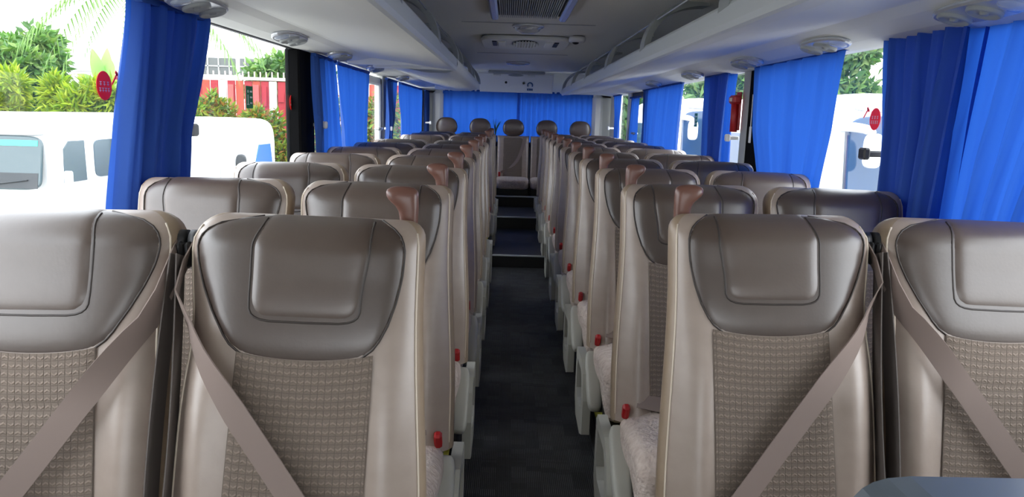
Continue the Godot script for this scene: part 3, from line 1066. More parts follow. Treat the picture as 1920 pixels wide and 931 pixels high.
# ---------------------------------------------------------------- curtains
# side wall curtains; rows of [y, z_front, z_back] say how the cloth is gathered at each height
func curtain(label: String, side: float, rows: Array, folds: int, amp: float, sd: int, x := 1.165, layers := 1) -> void:
	var rng := RandomNumberGenerator.new()
	rng.seed = sd
	var ph := []
	for i in 6:
		ph.append(rng.randf() * TAU)
	x += 0.036
	var zf := []
	var zb := []
	var am := []
	var w0: float = absf(rows[0][1] - rows[0][2])
	rows.reverse()
	for r in rows:
		zf.append([r[0], r[1] * 1.03])
		zb.append([r[0], r[2] * 1.03])
		am.append([r[0], clampf(w0 / maxf(absf(r[1] - r[2]), 0.03), 0.6, 1.9)])
	var y0: float = rows[0][0]
	var y1: float = rows[-1][0]
	var s := begin()
	for L in layers:
		var dx := 0.05 * L
		grid(s, folds * 10, 36, func(u, v):
			var y: float = lerpf(y1, y0, v)
			var uu: float = u + 0.012 * sin(u * 23.0 + ph[0]) + 0.01 * sin(v * 5.0 + u * 9.0 + ph[1])
			var z: float = lerpf(curve_at(zf, y), curve_at(zb, y), uu)
			var A: float = amp * curve_at(am, y) * (0.75 + 0.35 * sin(u * 17.0 + ph[2]))
			var w: float = sin(uu * folds * TAU + ph[3] + L * 1.7) + 0.35 * sin(uu * folds * 2.7 * TAU + ph[4] + v * 1.5)
			return Vector3(side * (x + dx) + A * w - side * 0.01 * sin(v * PI), y, z), side > 0, Vector2(1, 1))
	var t := thing("curtain", label, "curtain", Vector3.ZERO, "blue window curtains")
	obj("cloth", done(s), "curtain", t)
	s = begin()
	box(s, Vector3(side * x, y1 + 0.004, (zf[-1][1] + zb[-1][1]) / 2), Vector3(0.03, 0.02, absf(zf[-1][1] - zb[-1][1])), 0.004)
	obj("heading_tape", done(s), "curtain", t)

func curtains() -> void:
	curtain("gathered blue curtain hanging beside the second left window seat", -1, [[1.625, -2.20, -2.69], [1.24, -2.10, -2.46], [0.95, -2.03, -2.43], [0.74, -2.01, -2.44]], 6, 0.030, 1, 1.158, 2)
	curtain("gathered bright blue curtain tied back behind the left black pillar", -1, [[1.62, -4.12, -4.62], [1.25, -4.16, -4.68], [1.05, -4.14, -4.76], [0.74, -4.14, -4.78]], 7, 0.018, 2, 1.16, 1)
	curtain("drawn deep blue curtain on the left, just ahead of the glazed door", -1, [[1.615, -4.68, -5.72], [1.2, -4.76, -5.56], [0.74, -4.82, -5.62]], 8, 0.012, 3)
	curtain("narrow blue curtain tied in the middle behind the left glazed door", -1, [[1.61, -6.56, -7.12], [1.25, -6.58, -6.80], [1.14, -6.58, -6.68], [1.0, -6.5, -6.86], [0.74, -6.48, -6.92]], 6, 0.016, 4)
	curtain("wide blue curtain drawn across the left rear window", -1, [[1.61, -7.36, -9.1], [0.74, -7.34, -9.06]], 12, 0.014, 5)
	curtain("narrow tied blue curtain in the left rear corner", -1, [[1.61, -9.45, -9.9], [1.2, -9.5, -9.7], [0.74, -9.45, -9.85]], 5, 0.012, 6, 1.16)
	curtain("dark gathered end of curtain at the first right window, hammer sticker beside it", 1, [[1.625, -2.12, -2.59], [1.3, -2.14, -2.51], [0.95, -2.18, -2.48], [0.74, -2.20, -2.48]], 6, 0.019, 7, 1.158, 2)
	curtain("wide blue curtain filling the window at the right edge of the photo", 1, [[1.625, -1.45, -2.14], [1.0, -1.74, -2.18], [0.74, -1.80, -2.2]], 7, 0.013, 8, 1.215)
	curtain("flat blue curtain with pale edge across the second right window", 1, [[1.62, -2.90, -3.98], [1.3, -2.93, -3.92], [1.05, -3.02, -3.76], [0.74, -3.06, -3.74]], 6, 0.014, 9)
	curtain("narrow dark blue curtain just past the red hammer holder on the right", 1, [[1.615, -4.44, -4.92], [1.2, -4.46, -4.80], [0.74, -4.46, -4.74]], 5, 0.016, 10, 1.16, 2)
	curtain("blue curtain half drawn on the right, behind the parked coach view", 1, [[1.61, -5.62, -6.46], [0.74, -5.64, -6.6]], 7, 0.014, 11)
	curtain("blue curtain gathered before the right emergency door", 1, [[1.61, -6.54, -7.3], [1.2, -6.6, -7.16], [0.74, -6.6, -7.26]], 6, 0.014, 12, 1.175)
	curtain("dark blue curtain behind the right emergency door frame", 1, [[1.56, -7.72, -8.3], [0.74, -7.72, -8.3]], 5, 0.012, 13, 1.215)
	curtain("narrow blue curtain tied back in the right rear corner", 1, [[1.61, -8.75, -9.35], [1.2, -8.8, -9.05], [0.74, -8.75, -9.25]], 5, 0.012, 14, 1.172)
	# rear window curtain: two halves
	for e in [-1, 1]:
		var s := begin()
		grid(s, 160, 20, func(u, v):
			var x: float = lerpf(e * -0.012, e * 1.0, u)
			var y: float = lerpf(1.635, 0.92, v)
			var w: float = sin(u * (14.0 if e > 0 else 9.0) * TAU) + 0.4 * sin(u * 37.0 + e) + 0.3 * sin(u * 91.0 + v)
			return Vector3(x, y, -10.125 + 0.03 * clampf(e, 0, 1) * exp(-u * 12.0) + (0.014 if e > 0 else 0.008) * w), e > 0)
		var t := thing("curtain", "blue rear window curtain, " + ("left half, nearly flat" if e < 0 else "right half, in soft folds"), "curtain", Vector3.ZERO, "blue rear curtains")
		obj("cloth", done(s), "curtain", t)
		s = begin()
		for i in 14:
			var x: float = e * (0.04 + i * 0.07)
			pillow(s, Vector3(x, 1.64, -10.09), Vector3(0.024, 0.014, 0.014), 0.8, 10, 6)
		obj("heading_pleats", done(s), "curtain", t)
	# clips that hold the tied curtains
	for c in [[-1.0, 1.245, -2.47, "grey clip holding the gathered curtain at the first left window", 1.13], [-1.0, 1.24, -4.27, "white clip on the left black pillar", 1.14], [-1.0, 1.18, -6.62, "white clip on the narrow curtain by the left glazed door", 1.13], [-1.0, 1.21, -9.5, "white clip on the left rear corner curtain", 1.09], [1.0, 1.235, -4.32, "white clip on the right grey post under the hammer holder", 1.15], [1.0, 1.228, -2.60, "black clip beside the dark gathered curtain on the right", 1.13], [1.0, 1.21, -9.2, "white clip on the right rear corner curtain", 1.10]]:
		var t := thing("curtain_clip", c[3], "clip", Vector3(c[0] * (c[4] + 0.035), c[1], c[2] * 1.03))
		var m := "white_plastic" if "white" in c[3] else ("black_plastic" if "black clip" in c[3] else "frame_grey")
		obj("plate", boxmesh(Vector3(0, 0, 0), Vector3(0.024, 0.042, 0.05), 0.006), m, t)
		obj("arm", boxmesh(Vector3(c[0] * 0.036, 0, 0), Vector3(0.06, 0.022, 0.025), 0.005), m, t)

# ---------------------------------------------------------------- small things inside
func sticker(side: float, y: float, z: float, red: bool, label: String) -> void:
	var t := thing("window_sticker", label, "sticker", Vector3(side * 1.294, y, z * 1.033))
	var xf := Transform3D(Basis(Vector3.UP, -side * PI / 2), Vector3.ZERO)
	var s := begin()
	if red:
		slab(s, oval(0.042, 0.042, 28), 0.0, 0.0012, xf)
		obj("disc", done(s), "sign_red", t)
		s = begin()
		for r in [[-0.02, 0.006, 3], [-0.024, -0.012, 4]]:
			for i in r[2]:
				var x: float = r[0] + i * (0.02 if r[2] == 3 else 0.0155)
				var h := 0.012
				slab(s, rect(x - 0.005, r[1] - h / 2 + 0.003, x + 0.005, r[1] - h / 2 + 0.005), 0.0012, 0.002, xf)
				slab(s, rect(x - 0.005, r[1] + h / 2 - 0.002, x + 0.005, r[1] + h / 2), 0.0012, 0.002, xf)
				slab(s, rect(x - 0.001, r[1] - h / 2, x + 0.001, r[1] + h / 2), 0.0012, 0.002, xf)
		obj("lettering", done(s), "sign_white", t)
		s = begin()
		var hx := 0.065 if side < 0 else -0.075
		slab(s, PackedVector2Array([Vector2(hx - 0.022, 0.008), Vector2(hx - 0.018, 0.003), Vector2(hx + 0.014, 0.036), Vector2(hx + 0.010, 0.041)]), 0.0, 0.0012, xf)
		slab(s, PackedVector2Array([Vector2(hx + 0.000, 0.040), Vector2(hx + 0.006, 0.048), Vector2(hx + 0.024, 0.034), Vector2(hx + 0.018, 0.026)]), 0.0, 0.0012, xf)
		obj("hammer_mark", done(s), "sign_red", t)
	else:
		slab(s, rect(-0.045, -0.05, 0.045, 0.05), 0.0, 0.0012, xf)
		obj("card", done(s), "sign_green", t)
		s = begin()
		slab(s, rect(-0.036, -0.034, -0.006, -0.030), 0.0012, 0.002, xf)
		slab(s, rect(-0.026, -0.03, -0.018, 0.012), 0.0012, 0.002, xf)
		slab(s, oval(0.007, 0.007, 12, Vector2(-0.02, 0.026)), 0.0012, 0.002, xf)
		for i in 3:
			slab(s, rect(0.006, -0.03 + i * 0.026, 0.034, -0.022 + i * 0.026), 0.0012, 0.002, xf)
		obj("lettering", done(s), "sign_white", t)

func small_things() -> void:
	sticker(-1, 1.375, -2.17, true, "round red escape-window sticker on the first left window")
	sticker(-1, 1.372, -3.37, false, "green escape sticker on the left window before the red fence")
	sticker(-1, 1.36, -4.02, true, "red sticker at the rear edge of the first left window")
	sticker(1, 1.352, -2.80, true, "round red escape-window sticker on the right window beside the dark curtain")
	sticker(1, 1.335, -5.5, false, "green escape sticker on the right window between the blue curtains")
	# emergency hammer in its holder on the right post
	var t := thing("emergency_hammer", "red emergency hammer in a holder on the right window post", "hammer", Vector3(1.205, 1.30, -4.42))
	var s := begin()
	box(s, Vector3(0, 0.155, 0), Vector3(0.05, 0.05, 0.11), 0.012)
	obj("head", done(s), "red_plastic", t)
	s = begin()
	tube(s, [Vector3(0, 0.15, 0.0), Vector3(0, 0.06, 0.006), Vector3(0, -0.03, 0.008)], 0.022, 12)
	obj("handle", done(s), "red_plastic", t)
	obj("holder", boxmesh(Vector3(0.022, 0.09, 0), Vector3(0.012, 0.22, 0.07), 0.004), "red_plastic", t)
	obj("label", boxmesh(Vector3(-0.026, 0.155, 0.0), Vector3(0.002, 0.02, 0.05), 0.0), "piping_cream", t)
	# cord pull on the black pillar
	t = thing("pull_cord", "thin white cord with tag on the right black pillar", "cord", Vector3(1.236, 1.2, -4.2))
	s = begin()
	tube(s, [Vector3(0, 0.28, 0), Vector3(0.0, 0.1, 0.004), Vector3(0, 0.1, 0.004)], 0.003, 6)
	obj("cord", done(s), "white_plastic", t)
	obj("tag", boxmesh(Vector3(0, 0.06, 0.004), Vector3(0.006, 0.09, 0.03), 0.002), "white_plastic", t)
	# barrier at the lower right corner
	t = thing("seat_barrier", "dark blue-grey rounded barrier top in front of the first right seats", "barrier", Vector3(0.63, -0.015, -0.90))
	s = begin()
	var pl := PackedVector2Array()
	for q in oval(0.275, 0.44, 40, Vector2(0, 0.44), 0.22):
		pl.append(q)
	slab(s, pl, -0.05, 0.05, Transform3D(), 0.02)
	obj("panel", done(s), "barrier", t)
	s = begin()
	var rp := []
	for i in 25:
		var a := PI * i / 24.0
		rp.append(Vector3(-0.262 * signf(cos(a)) * pow(absf(cos(a)), 0.22), 0.44 + 0.425 * pow(sin(a), 0.22), 0.05))
	tube(s, rp, 0.012, 8)
	obj("edge_trim", done(s), "barrier", t)
	# small plant on the rear shelf
	t = thing("potted_plant", "small spiky green plant on the shelf before the rear curtain", "plant", Vector3(-0.29, 0.985, -10.075))
	s = begin()
	lathe(s, [Vector2(0.0, 0.0), Vector2(0.02, 0.0), Vector2(0.026, 0.08), Vector2(0.0, 0.078)], Transform3D(), 16)
	obj("pot", done(s), "dark_trim", t)
	var rng := RandomNumberGenerator.new()
	rng.seed = 77
	for i in 11:
		s = begin()
		var a := rng.randf() * TAU
		var l := rng.randf_range(0.03, 0.09)
		var h := rng.randf_range(0.14, 0.23)
		var p := []
		for k in 6:
			var q := k / 5.0
			p.append(Vector3(cos(a) * l * q * q, 0.07 + h * q, sin(a) * l * q * q * 0.2))
		tube(s, p, 0.007, 5, 0.0012)
		obj("leaf", done(s), "leaf_big", t)
# ---------------------------------------------------------------- outside
const GY := -1.3

func leaves(centre: Vector3, r: Vector3, n: int, size: float, cols: Array, sd: int, narrow := 0.35) -> ArrayMesh:
	var rng := RandomNumberGenerator.new()
	rng.seed = sd
	var s := begin()
	s.set_smooth_group(-1)
	var blobs := []
	for i in 30:
		blobs.append([Vector3(rng.randf_range(-0.78, 0.78), rng.randf_range(-0.85, 0.75), rng.randf_range(-0.7, 0.7)), rng.randf_range(0.26, 0.42)])
	for i in n:
		var b = blobs[rng.randi() % blobs.size()]
		var d := Vector3(rng.randfn(), rng.randfn(), rng.randfn()).normalized()
		var p: Vector3 = centre + r * (b[0] + d * b[1] * pow(rng.randf(), 0.35))
		var t := (d + Vector3(rng.randfn(), rng.randfn() - 0.3, rng.randfn()) * 0.7).normalized()
		var w := t.cross(Vector3(rng.randfn(), rng.randfn(), rng.randfn())).normalized()
		var L := size * rng.randf_range(0.6, 1.3)
		var c: Color = cols[rng.randi() % cols.size()]
		c = c * rng.randf_range(0.8, 1.2)
		c.a = 1.0
		var nn := t.cross(w) * L * 0.12
		var q := [p, p + t * L * 0.5 + w * L * narrow * 0.5 + nn, p + t * L, p + t * L * 0.5 - w * L * narrow * 0.5 + nn]
		for k in [0, 1, 2, 0, 2, 3]:
			s.set_color(c)
			s.set_uv(Vector2.ZERO)
			s.add_vertex(q[k])
	return done(s)

func shrub(called: String, label: String, category: String, at: Vector3, r: Vector3, n: int, size: float, cols: Array, sd: int, group: String, narrow := 0.35) -> void:
	# at is on the ground; crown centre r.y below its top
	var t := thing(called, label, category, Vector3(at.x, GY, at.z), group)
	var h := at.y - GY
	obj("foliage", leaves(Vector3(0, h - r.y, 0), r, n, size, cols, sd, narrow), "leaf", t)
	var s := begin()
	tube(s, [Vector3.ZERO, Vector3(0.03, h * 0.4, 0), Vector3(-0.02, h - r.y, 0.02)], 0.06 if h < 4 else 0.14, 8, 0.03)
	obj("trunk", done(s), "bark", t)

func outside() -> void:
	var lime := [Color(0.29, 0.36, 0.012), Color(0.22, 0.31, 0.012), Color(0.35, 0.40, 0.02), Color(0.15, 0.24, 0.012)]
	var green := [Color(0.08, 0.18, 0.04), Color(0.12, 0.23, 0.05), Color(0.06, 0.14, 0.035), Color(0.16, 0.25, 0.06)]
	var warm := [Color(0.23, 0.25, 0.015), Color(0.15, 0.23, 0.015), Color(0.30, 0.13, 0.025), Color(0.08, 0.16, 0.02)]
	struct_of("ground", boxmesh(Vector3(0, GY - 0.05, -20), Vector3(120, 0.1, 110), 0.0), "asphalt")
	# left side ------------------------------------------------------
	for e in [[-12.4, 2.25, -18.2, 0.88, 1], [-10.1, 1.95, -18.0, 0.88, 2], [-14.8, 2.2, -18.2, 0.88, 4]]:
		shrub("bamboo_shrub", "yellow-green bushy shrub " + ["above the white minibus windscreen", "beside the blue curtain behind the minibus", "", "farthest left behind the minibus"][e[4] - 1], "shrub", Vector3(e[0], e[1], e[2]), Vector3(e[3], 1.1, 0.6), 9000, 0.30, lime, 100 + e[4], "hedge shrubs on the left", 0.22)
	for e in [[-7.6, 1.75, -19.0, 1], [-6.2, 1.5, -19.0, 2], [-4.8, 1.7, -19.0, 3], [-3.4, 1.65, -19.0, 4]]:
		shrub("hedge_shrub", "green and orange shrub before the red fence, " + ORD[e[3] - 1] + " from the left", "shrub", Vector3(e[0], e[1], e[2]), Vector3(0.52, 1.2, 0.55), 7000, 0.19, warm, 120 + e[3], "shrubs before the red fence", 0.4)
	shrub("broadleaf_tree", "dark green leafy tree at the far left behind the hedge", "tree", Vector3(-14.6, 3.45, -22.6), Vector3(1.1, 1.3, 1.0), 5000, 0.3, green, 131, "", 0.45)
	shrub("broadleaf_tree", "smaller green tree behind the hedge left of the banana plant", "tree", Vector3(-13.0, 2.8, -20.2), Vector3(0.7, 0.9, 0.6), 3600, 0.28, green, 132, "", 0.45)
	shrub("broadleaf_tree", "distant green tree beside the white building", "tree", Vector3(-8.3, 3.3, -30), Vector3(1.9, 0.8, 1.2), 3000, 0.4, green, 133, "", 0.45)
	# banana plant with large leaves
	var t := thing("banana_plant", "banana plant with tall broad leaves behind the hedge", "plant", Vector3(-10.9, GY, -20.3))
	var s := begin()
	tube(s, [Vector3.ZERO, Vector3(0.05, 1.6, 0), Vector3(0.0, 2.9, 0)], 0.14, 10, 0.08)
	obj("stem", done(s), "leaf_big", t)
	for e in [[-0.3, 1.5, 0.2], [0.5, 1.3, 0.5], [1.1, 1.0, 0.9], [-0.9, 1.1, 0.7], [0.1, 1.45, -0.4], [1.5, 0.7, 1.1]]:
		s = begin()
		grid(s, 8, 12, func(u, v):
			var bend: float = v * v * absf(e[0])
			var w: float = 0.26 * sin(clampf(v * 0.97 + 0.02, 0, 1) * PI) * (u - 0.5) * 2.0
			var px: float = e[0] * v * 0.7
			return Vector3(px + w * 0.9, 2.7 + e[1] * v - 0.5 * bend * v + absf(w) * 0.25, e[2] * v * 0.4 + w * 0.35))
		obj("leaf", done(s), "leaf_big", t)
	# palm fronds
	t = thing("palm_tree", "palm tree with feathery fronds hanging into the left window view", "palm", Vector3(-8.0, GY, -16.6))
	s = begin()
	tube(s, [Vector3(0.1, 0, 0), Vector3(0.05, 2.6, 0), Vector3(0.0, 5.25, 0)], 0.13, 10, 0.09)
	obj("trunk", done(s), "bark", t)
	for f in 13:
		var a := f * TAU / 13.0
		var st := begin()
		st.set_smooth_group(-1)
		var prev := Vector3(0.0, 5.25, 0.0)
		for k in 26:
			var q := (k + 1) / 26.0
			var p := Vector3(cos(a) * 2.5 * q, 5.25 + 0.35 * q - (1.9 + 0.3 * sin(f * 2.0)) * q * q, sin(a) * 1.6 * q)
			var tn := (p - prev).normalized()
			var sd := tn.cross(Vector3.UP).normalized()
			for e in [-1.0, 1.0]:
				var tip: Vector3 = p + sd * e * 0.40 * sin(q * PI * 0.9 + 0.25) + Vector3(0, -0.26, 0) + tn * 0.2
				for v in [p, p + tn * 0.04, tip, p, tip, p - tn * 0.02]:
					st.set_color(Color(0.14, 0.24, 0.06))
					st.set_uv(Vector2.ZERO)
					st.add_vertex(v)
			prev = p
		obj("frond", done(st), "leaf", t)
	# red fence of panels with torn posters
	t = thing("fence", "red panel fence with faded patches behind the shrubs", "fence", Vector3(-11.5, GY, -22))
	var rng := RandomNumberGenerator.new()
	rng.seed = 9
	for i in 42:
		var m: String = "fence_red" if i % 2 == 0 else ["fence_orange", "fence_pink", "fence_white", "fence_orange"][rng.randi() % 4]
		var w := 0.24
		obj("panel", boxmesh(Vector3(i * w, 1.72, rng.randf_range(-0.03, 0.03)), Vector3(w - 0.02, 3.36, 0.05), 0.01), m, t)
		if rng.randf() < 0.75:
			var y := 2.0 + rng.randf() * 1.0
			obj("poster", boxmesh(Vector3(i * w, y, 0.06), Vector3(w * rng.randf_range(0.5, 0.9), rng.randf_range(0.2, 0.7), 0.012), 0.0), ["fence_orange", "fence_white", "fence_red", "fence_pink"][rng.randi() % 4], t)
	obj("top_rail", boxmesh(Vector3(5.0, 3.46, 0), Vector3(10.4, 0.09, 0.12), 0.01), "fence_white", t)
	for i in 60:
		obj("spike", boxmesh(Vector3(i * 0.168, 3.58, 0), Vector3(0.03, 0.16, 0.03), 0.0), "fence_white", t)
	# white building with dark window bands
	t = thing("building", "low white building with dark window bands behind the red fence", "building", Vector3(-9.0, GY, -34))
	s = begin()
	box(s, Vector3(0.4, 2.6, -3), Vector3(16.0, 5.2, 5.0), 0.05)
	obj("wall", done(s), "build_white", t)
	obj("roof", boxmesh(Vector3(0.4, 5.6, -3), Vector3(16.4, 0.8, 5.4), 0.15), "build_white", t)
	for i in 4:
		var wn := obj("window", boxmesh(Vector3(-6.6 + i * 2.15, 4.45, -0.47), Vector3(1.95, 0.72, 0.1), 0.02), "build_window", t)
		var ms := begin()
		for k in 4:
			box(ms, Vector3(-6.6 + i * 2.15 - 0.72 + k * 0.48, 4.45, -0.40), Vector3(0.05, 0.72, 0.05), 0.0)
		box(ms, Vector3(-6.6 + i * 2.15, 4.45, -0.40), Vector3(1.95, 0.05, 0.05), 0.0)
		obj("mullion", done(ms), "build_grey", wn)
	t = thing("building", "grey roofed long shed far behind the banana plant", "building", Vector3(-22.5, GY, -38))
	obj("wall", boxmesh(Vector3(0, 2.1, 0), Vector3(9.4, 4.2, 4), 0.05), "build_white", t)
	s = begin()
	slab(s, PackedVector2Array([Vector2(-2.6, 4.1), Vector2(2.6, 4.1), Vector2(2.4, 4.6), Vector2(0, 5.3), Vector2(-2.4, 4.6)]), -4.9, 4.9, Transform3D(Basis(Vector3.UP, PI / 2), Vector3.ZERO))
	obj("roof", done(s), "build_grey", t)
	minibus()
	van()
	# right side -----------------------------------------------------
	coach(3.28, -7.6, "white and blue parked coach with white mirrors outside the right windows, nearer one", 1.68)
	coach(2.95, -13.6, "white and blue parked coach outside the right windows, farther one", 1.76)
	for e in [[6.2, 3.6, -22, 1], [9.6, 4.6, -22, 2], [13.0, 4.4, -22, 3], [3.0, 3.2, -24, 4], [7.6, 3.9, -27, 5], [16.9, 4.6, -22, 6], [4.4, 3.4, -28.5, 7]]:
		shrub("roadside_tree", "leafy green tree behind the coaches on the right, " + ORD[e[3] - 1] + " of the row", "tree", Vector3(e[0], e[1], e[2]), Vector3(1.35, 2.2, 1.2), 5600, 0.32, [Color(0.08, 0.18, 0.05), Color(0.12, 0.22, 0.06), Color(0.055, 0.13, 0.04), Color(0.17, 0.25, 0.08)], 150 + e[3], "trees behind the coaches", 0.45)
	for e in [[8.3, 1.9, -17.5, 1], [10.4, 1.8, -17.5, 2], [12.5, 1.7, -17.5, 3]]:
		shrub("hedge_shrub", "low lime shrub behind the nearer coach roof, " + ORD[e[3] - 1] + " of three", "shrub", Vector3(e[0], e[1], e[2]), Vector3(0.82, 1.2, 0.7), 3000, 0.2, lime, 170 + e[3], "low shrubs behind the coaches", 0.4)

func minibus() -> void:
	var t := thing("minibus", "white minibus with dark windscreen and green sun strip outside the left windows", "minibus", Vector3(-8.2, GY, -11.65))
	# body: front faces +z; cross-section swept along z with a rounded nose
	var s := begin()
	var W := 1.0
	var H := 2.45
	grid(s, 40, 16, func(u, v):
		var a: float = u * TAU
		var e: float = 0.3
		var nose: float = 1.0 - 0.10 * pow(1.0 - minf(v * 6.0, 1.0), 2)
		var x: float = W * nose * signf(cos(a)) * pow(absf(cos(a)), e)
		var y: float = 0.35 + (H - 0.35) / 2 + (H - 0.35) / 2 * signf(sin(a)) * pow(absf(sin(a)), e) * (1.0 - 0.05 * pow(1.0 - minf(v * 6.0, 1.0), 2))
		var z: float = -4.6 * pow(v, 1.6) - 0.22 * clampf((y - 1.15) / 1.3, 0, 1)
		return Vector3(x, y, z))
	slab(s, oval(0.9, (H - 0.35) / 2 * 0.95, 40, Vector2(0, 0.35 + (H - 0.35) / 2), 0.3), -0.3, -0.16)
	slab(s, oval(1.0, (H - 0.35) / 2, 40, Vector2(0, 0.35 + (H - 0.35) / 2), 0.3), -4.62, -4.56)
	obj("body", done(s), "car_white", t)
	var tilt := Basis(Vector3.RIGHT, -0.17)
	s = begin()
	slab(s, oval(0.85, 0.42, 36, Vector2.ZERO, 0.25), 0.0, 0.05, Transform3D(tilt, Vector3(0, 1.68, -0.07)), 0.015)
	obj("windscreen", done(s), "car_glass", t)
	s = begin()
	slab(s, rect(-0.78, 0.26, 0.78, 0.35), 0.05, 0.056, Transform3D(tilt, Vector3(0, 1.68, -0.07)))
	obj("sun_strip", done(s), "sunstrip", t)
	s = begin()
	slab(s, oval(0.86, 0.05, 30, Vector2.ZERO, 0.4), 0.0, 0.05, Transform3D(tilt, Vector3(0, 2.15, -0.14)), 0.01)
	obj("brow_panel", done(s), "coach_grey", t)
	s = begin()
	slab(s, rect(-0.8, -0.40, 0.8, -0.16), 0.05, 0.056, Transform3D(tilt, Vector3(0, 1.68, -0.07)))
	obj("dashboard_edge", done(s), "car_black", t)
	for e in [[-0.55, -0.32], [0.15, -0.34]]:
		s = begin()
		tube(s, [tilt * Vector3(e[0], e[1], 0.075) + Vector3(0, 1.68, -0.07), tilt * Vector3(e[0] + 0.5, e[1] + 0.07, 0.07) + Vector3(0, 1.68, -0.07)], 0.012, 6)
		obj("wiper", done(s), "car_black", t)
	# right-hand side (towards the coach): door window, mirror, side windows, wheels
	var side := Transform3D(Basis(Vector3.UP, PI / 2), Vector3(0.985, 0, 0))
	s = begin()
	slab(s, PackedVector2Array([Vector2(0.32, 1.36), Vector2(0.96, 1.36), Vector2(0.94, 2.02), Vector2(0.50, 2.02), Vector2(0.36, 1.9)]), 0.0, 0.03, side)
	obj("door_window", done(s), "car_glass", t)
	for k in 2:
		s = begin()
		slab(s, oval(0.52, 0.32, 24, Vector2(1.75 + 1.18 * k, 1.70), 0.3), 0.0, 0.03, side)
		obj("side_window", done(s), "car_glass", t)
	obj("mirror", boxmesh(Vector3(1.12, 1.45, -0.25), Vector3(0.12, 0.22, 0.08), 0.02), "car_white", t)
	for e in [[0.86, -1.0], [-0.86, -1.0], [0.86, -3.6], [-0.86, -3.6]]:
		s = begin()
		tube(s, [Vector3(e[0] - 0.11, 0.36, e[1]), Vector3(e[0] + 0.14, 0.36, e[1])], 0.36, 24)
		var wh := obj("wheel", done(s), "car_black", t)
		s = begin()
		tube(s, [Vector3(e[0] + 0.13, 0.36, e[1]), Vector3(e[0] + 0.16, 0.36, e[1])], 0.2, 20)
		obj("hub", done(s), "coach_grey", wh)

func van() -> void:
	var t := thing("van", "white van with rounded roof parked behind the minibus, seen through the left window", "van", Vector3(-5.58, GY, -12.2))
	var s := begin()
	var H := 2.44
	grid(s, 44, 16, func(u, v):
		var a: float = u * TAU
		var e: float = 0.28
		var k: float = pow(1.0 - minf(v * 5.0, 1.0), 2)
		var x: float = 0.96 * (1.0 - 0.05 * k) * signf(cos(a)) * pow(absf(cos(a)), e)
		var y: float = 0.35 + (H - 0.35) / 2 * (1.0 + (1.0 - 0.04 * k) * signf(sin(a)) * pow(absf(sin(a)), e))
		return Vector3(x * (1.0 - 0.06 * clampf((y - 1.5) / 0.9, 0, 1)), y, -2.3 * pow(v, 1.5) - 0.2 * clampf((y - 1.3) / 1.1, 0, 1)))
	slab(s, oval(0.88, (H - 0.35) / 2 * 0.96, 40, Vector2(0, 0.35 + (H - 0.35) / 2), 0.28), -0.3, -0.16)
	slab(s, oval(0.9, (H - 0.35) / 2, 40, Vector2(0, 0.35 + (H - 0.35) / 2), 0.28), -2.52, -2.3)
	obj("body", done(s), "car_white", t)
	s = begin()
	slab(s, oval(0.76, 0.34, 30, Vector2(0, 0), 0.3), 0.0, 0.04, Transform3D(Basis(Vector3.RIGHT, -0.15), Vector3(0, 1.68, -0.12)), 0.01)
	obj("windscreen", done(s), "coach_grey", t)
	s = begin()
	slab(s, PackedVector2Array([Vector2(1.2, 1.62), Vector2(2.2, 1.62), Vector2(2.1, 1.98), Vector2(1.5, 1.98)]), 0.0, 0.03, Transform3D(Basis(Vector3.UP, PI / 2), Vector3(0.925, 0, 0)))
	obj("side_window", done(s), "coach_blue", t)
	s = begin()
	slab(s, oval(0.08, 0.17, 20, Vector2(1.03, 1.70), 0.6), -0.36, -0.26, Transform3D(), 0.02)
	obj("mirror", done(s), "car_black", t)
	for e in [[0.84, -0.9], [-0.84, -0.9], [0.84, -1.9], [-0.84, -1.9]]:
		s = begin()
		tube(s, [Vector3(e[0] - 0.1, 0.34, e[1]), Vector3(e[0] + 0.1, 0.34, e[1])], 0.34, 22)
		obj("wheel", done(s), "car_black", t)

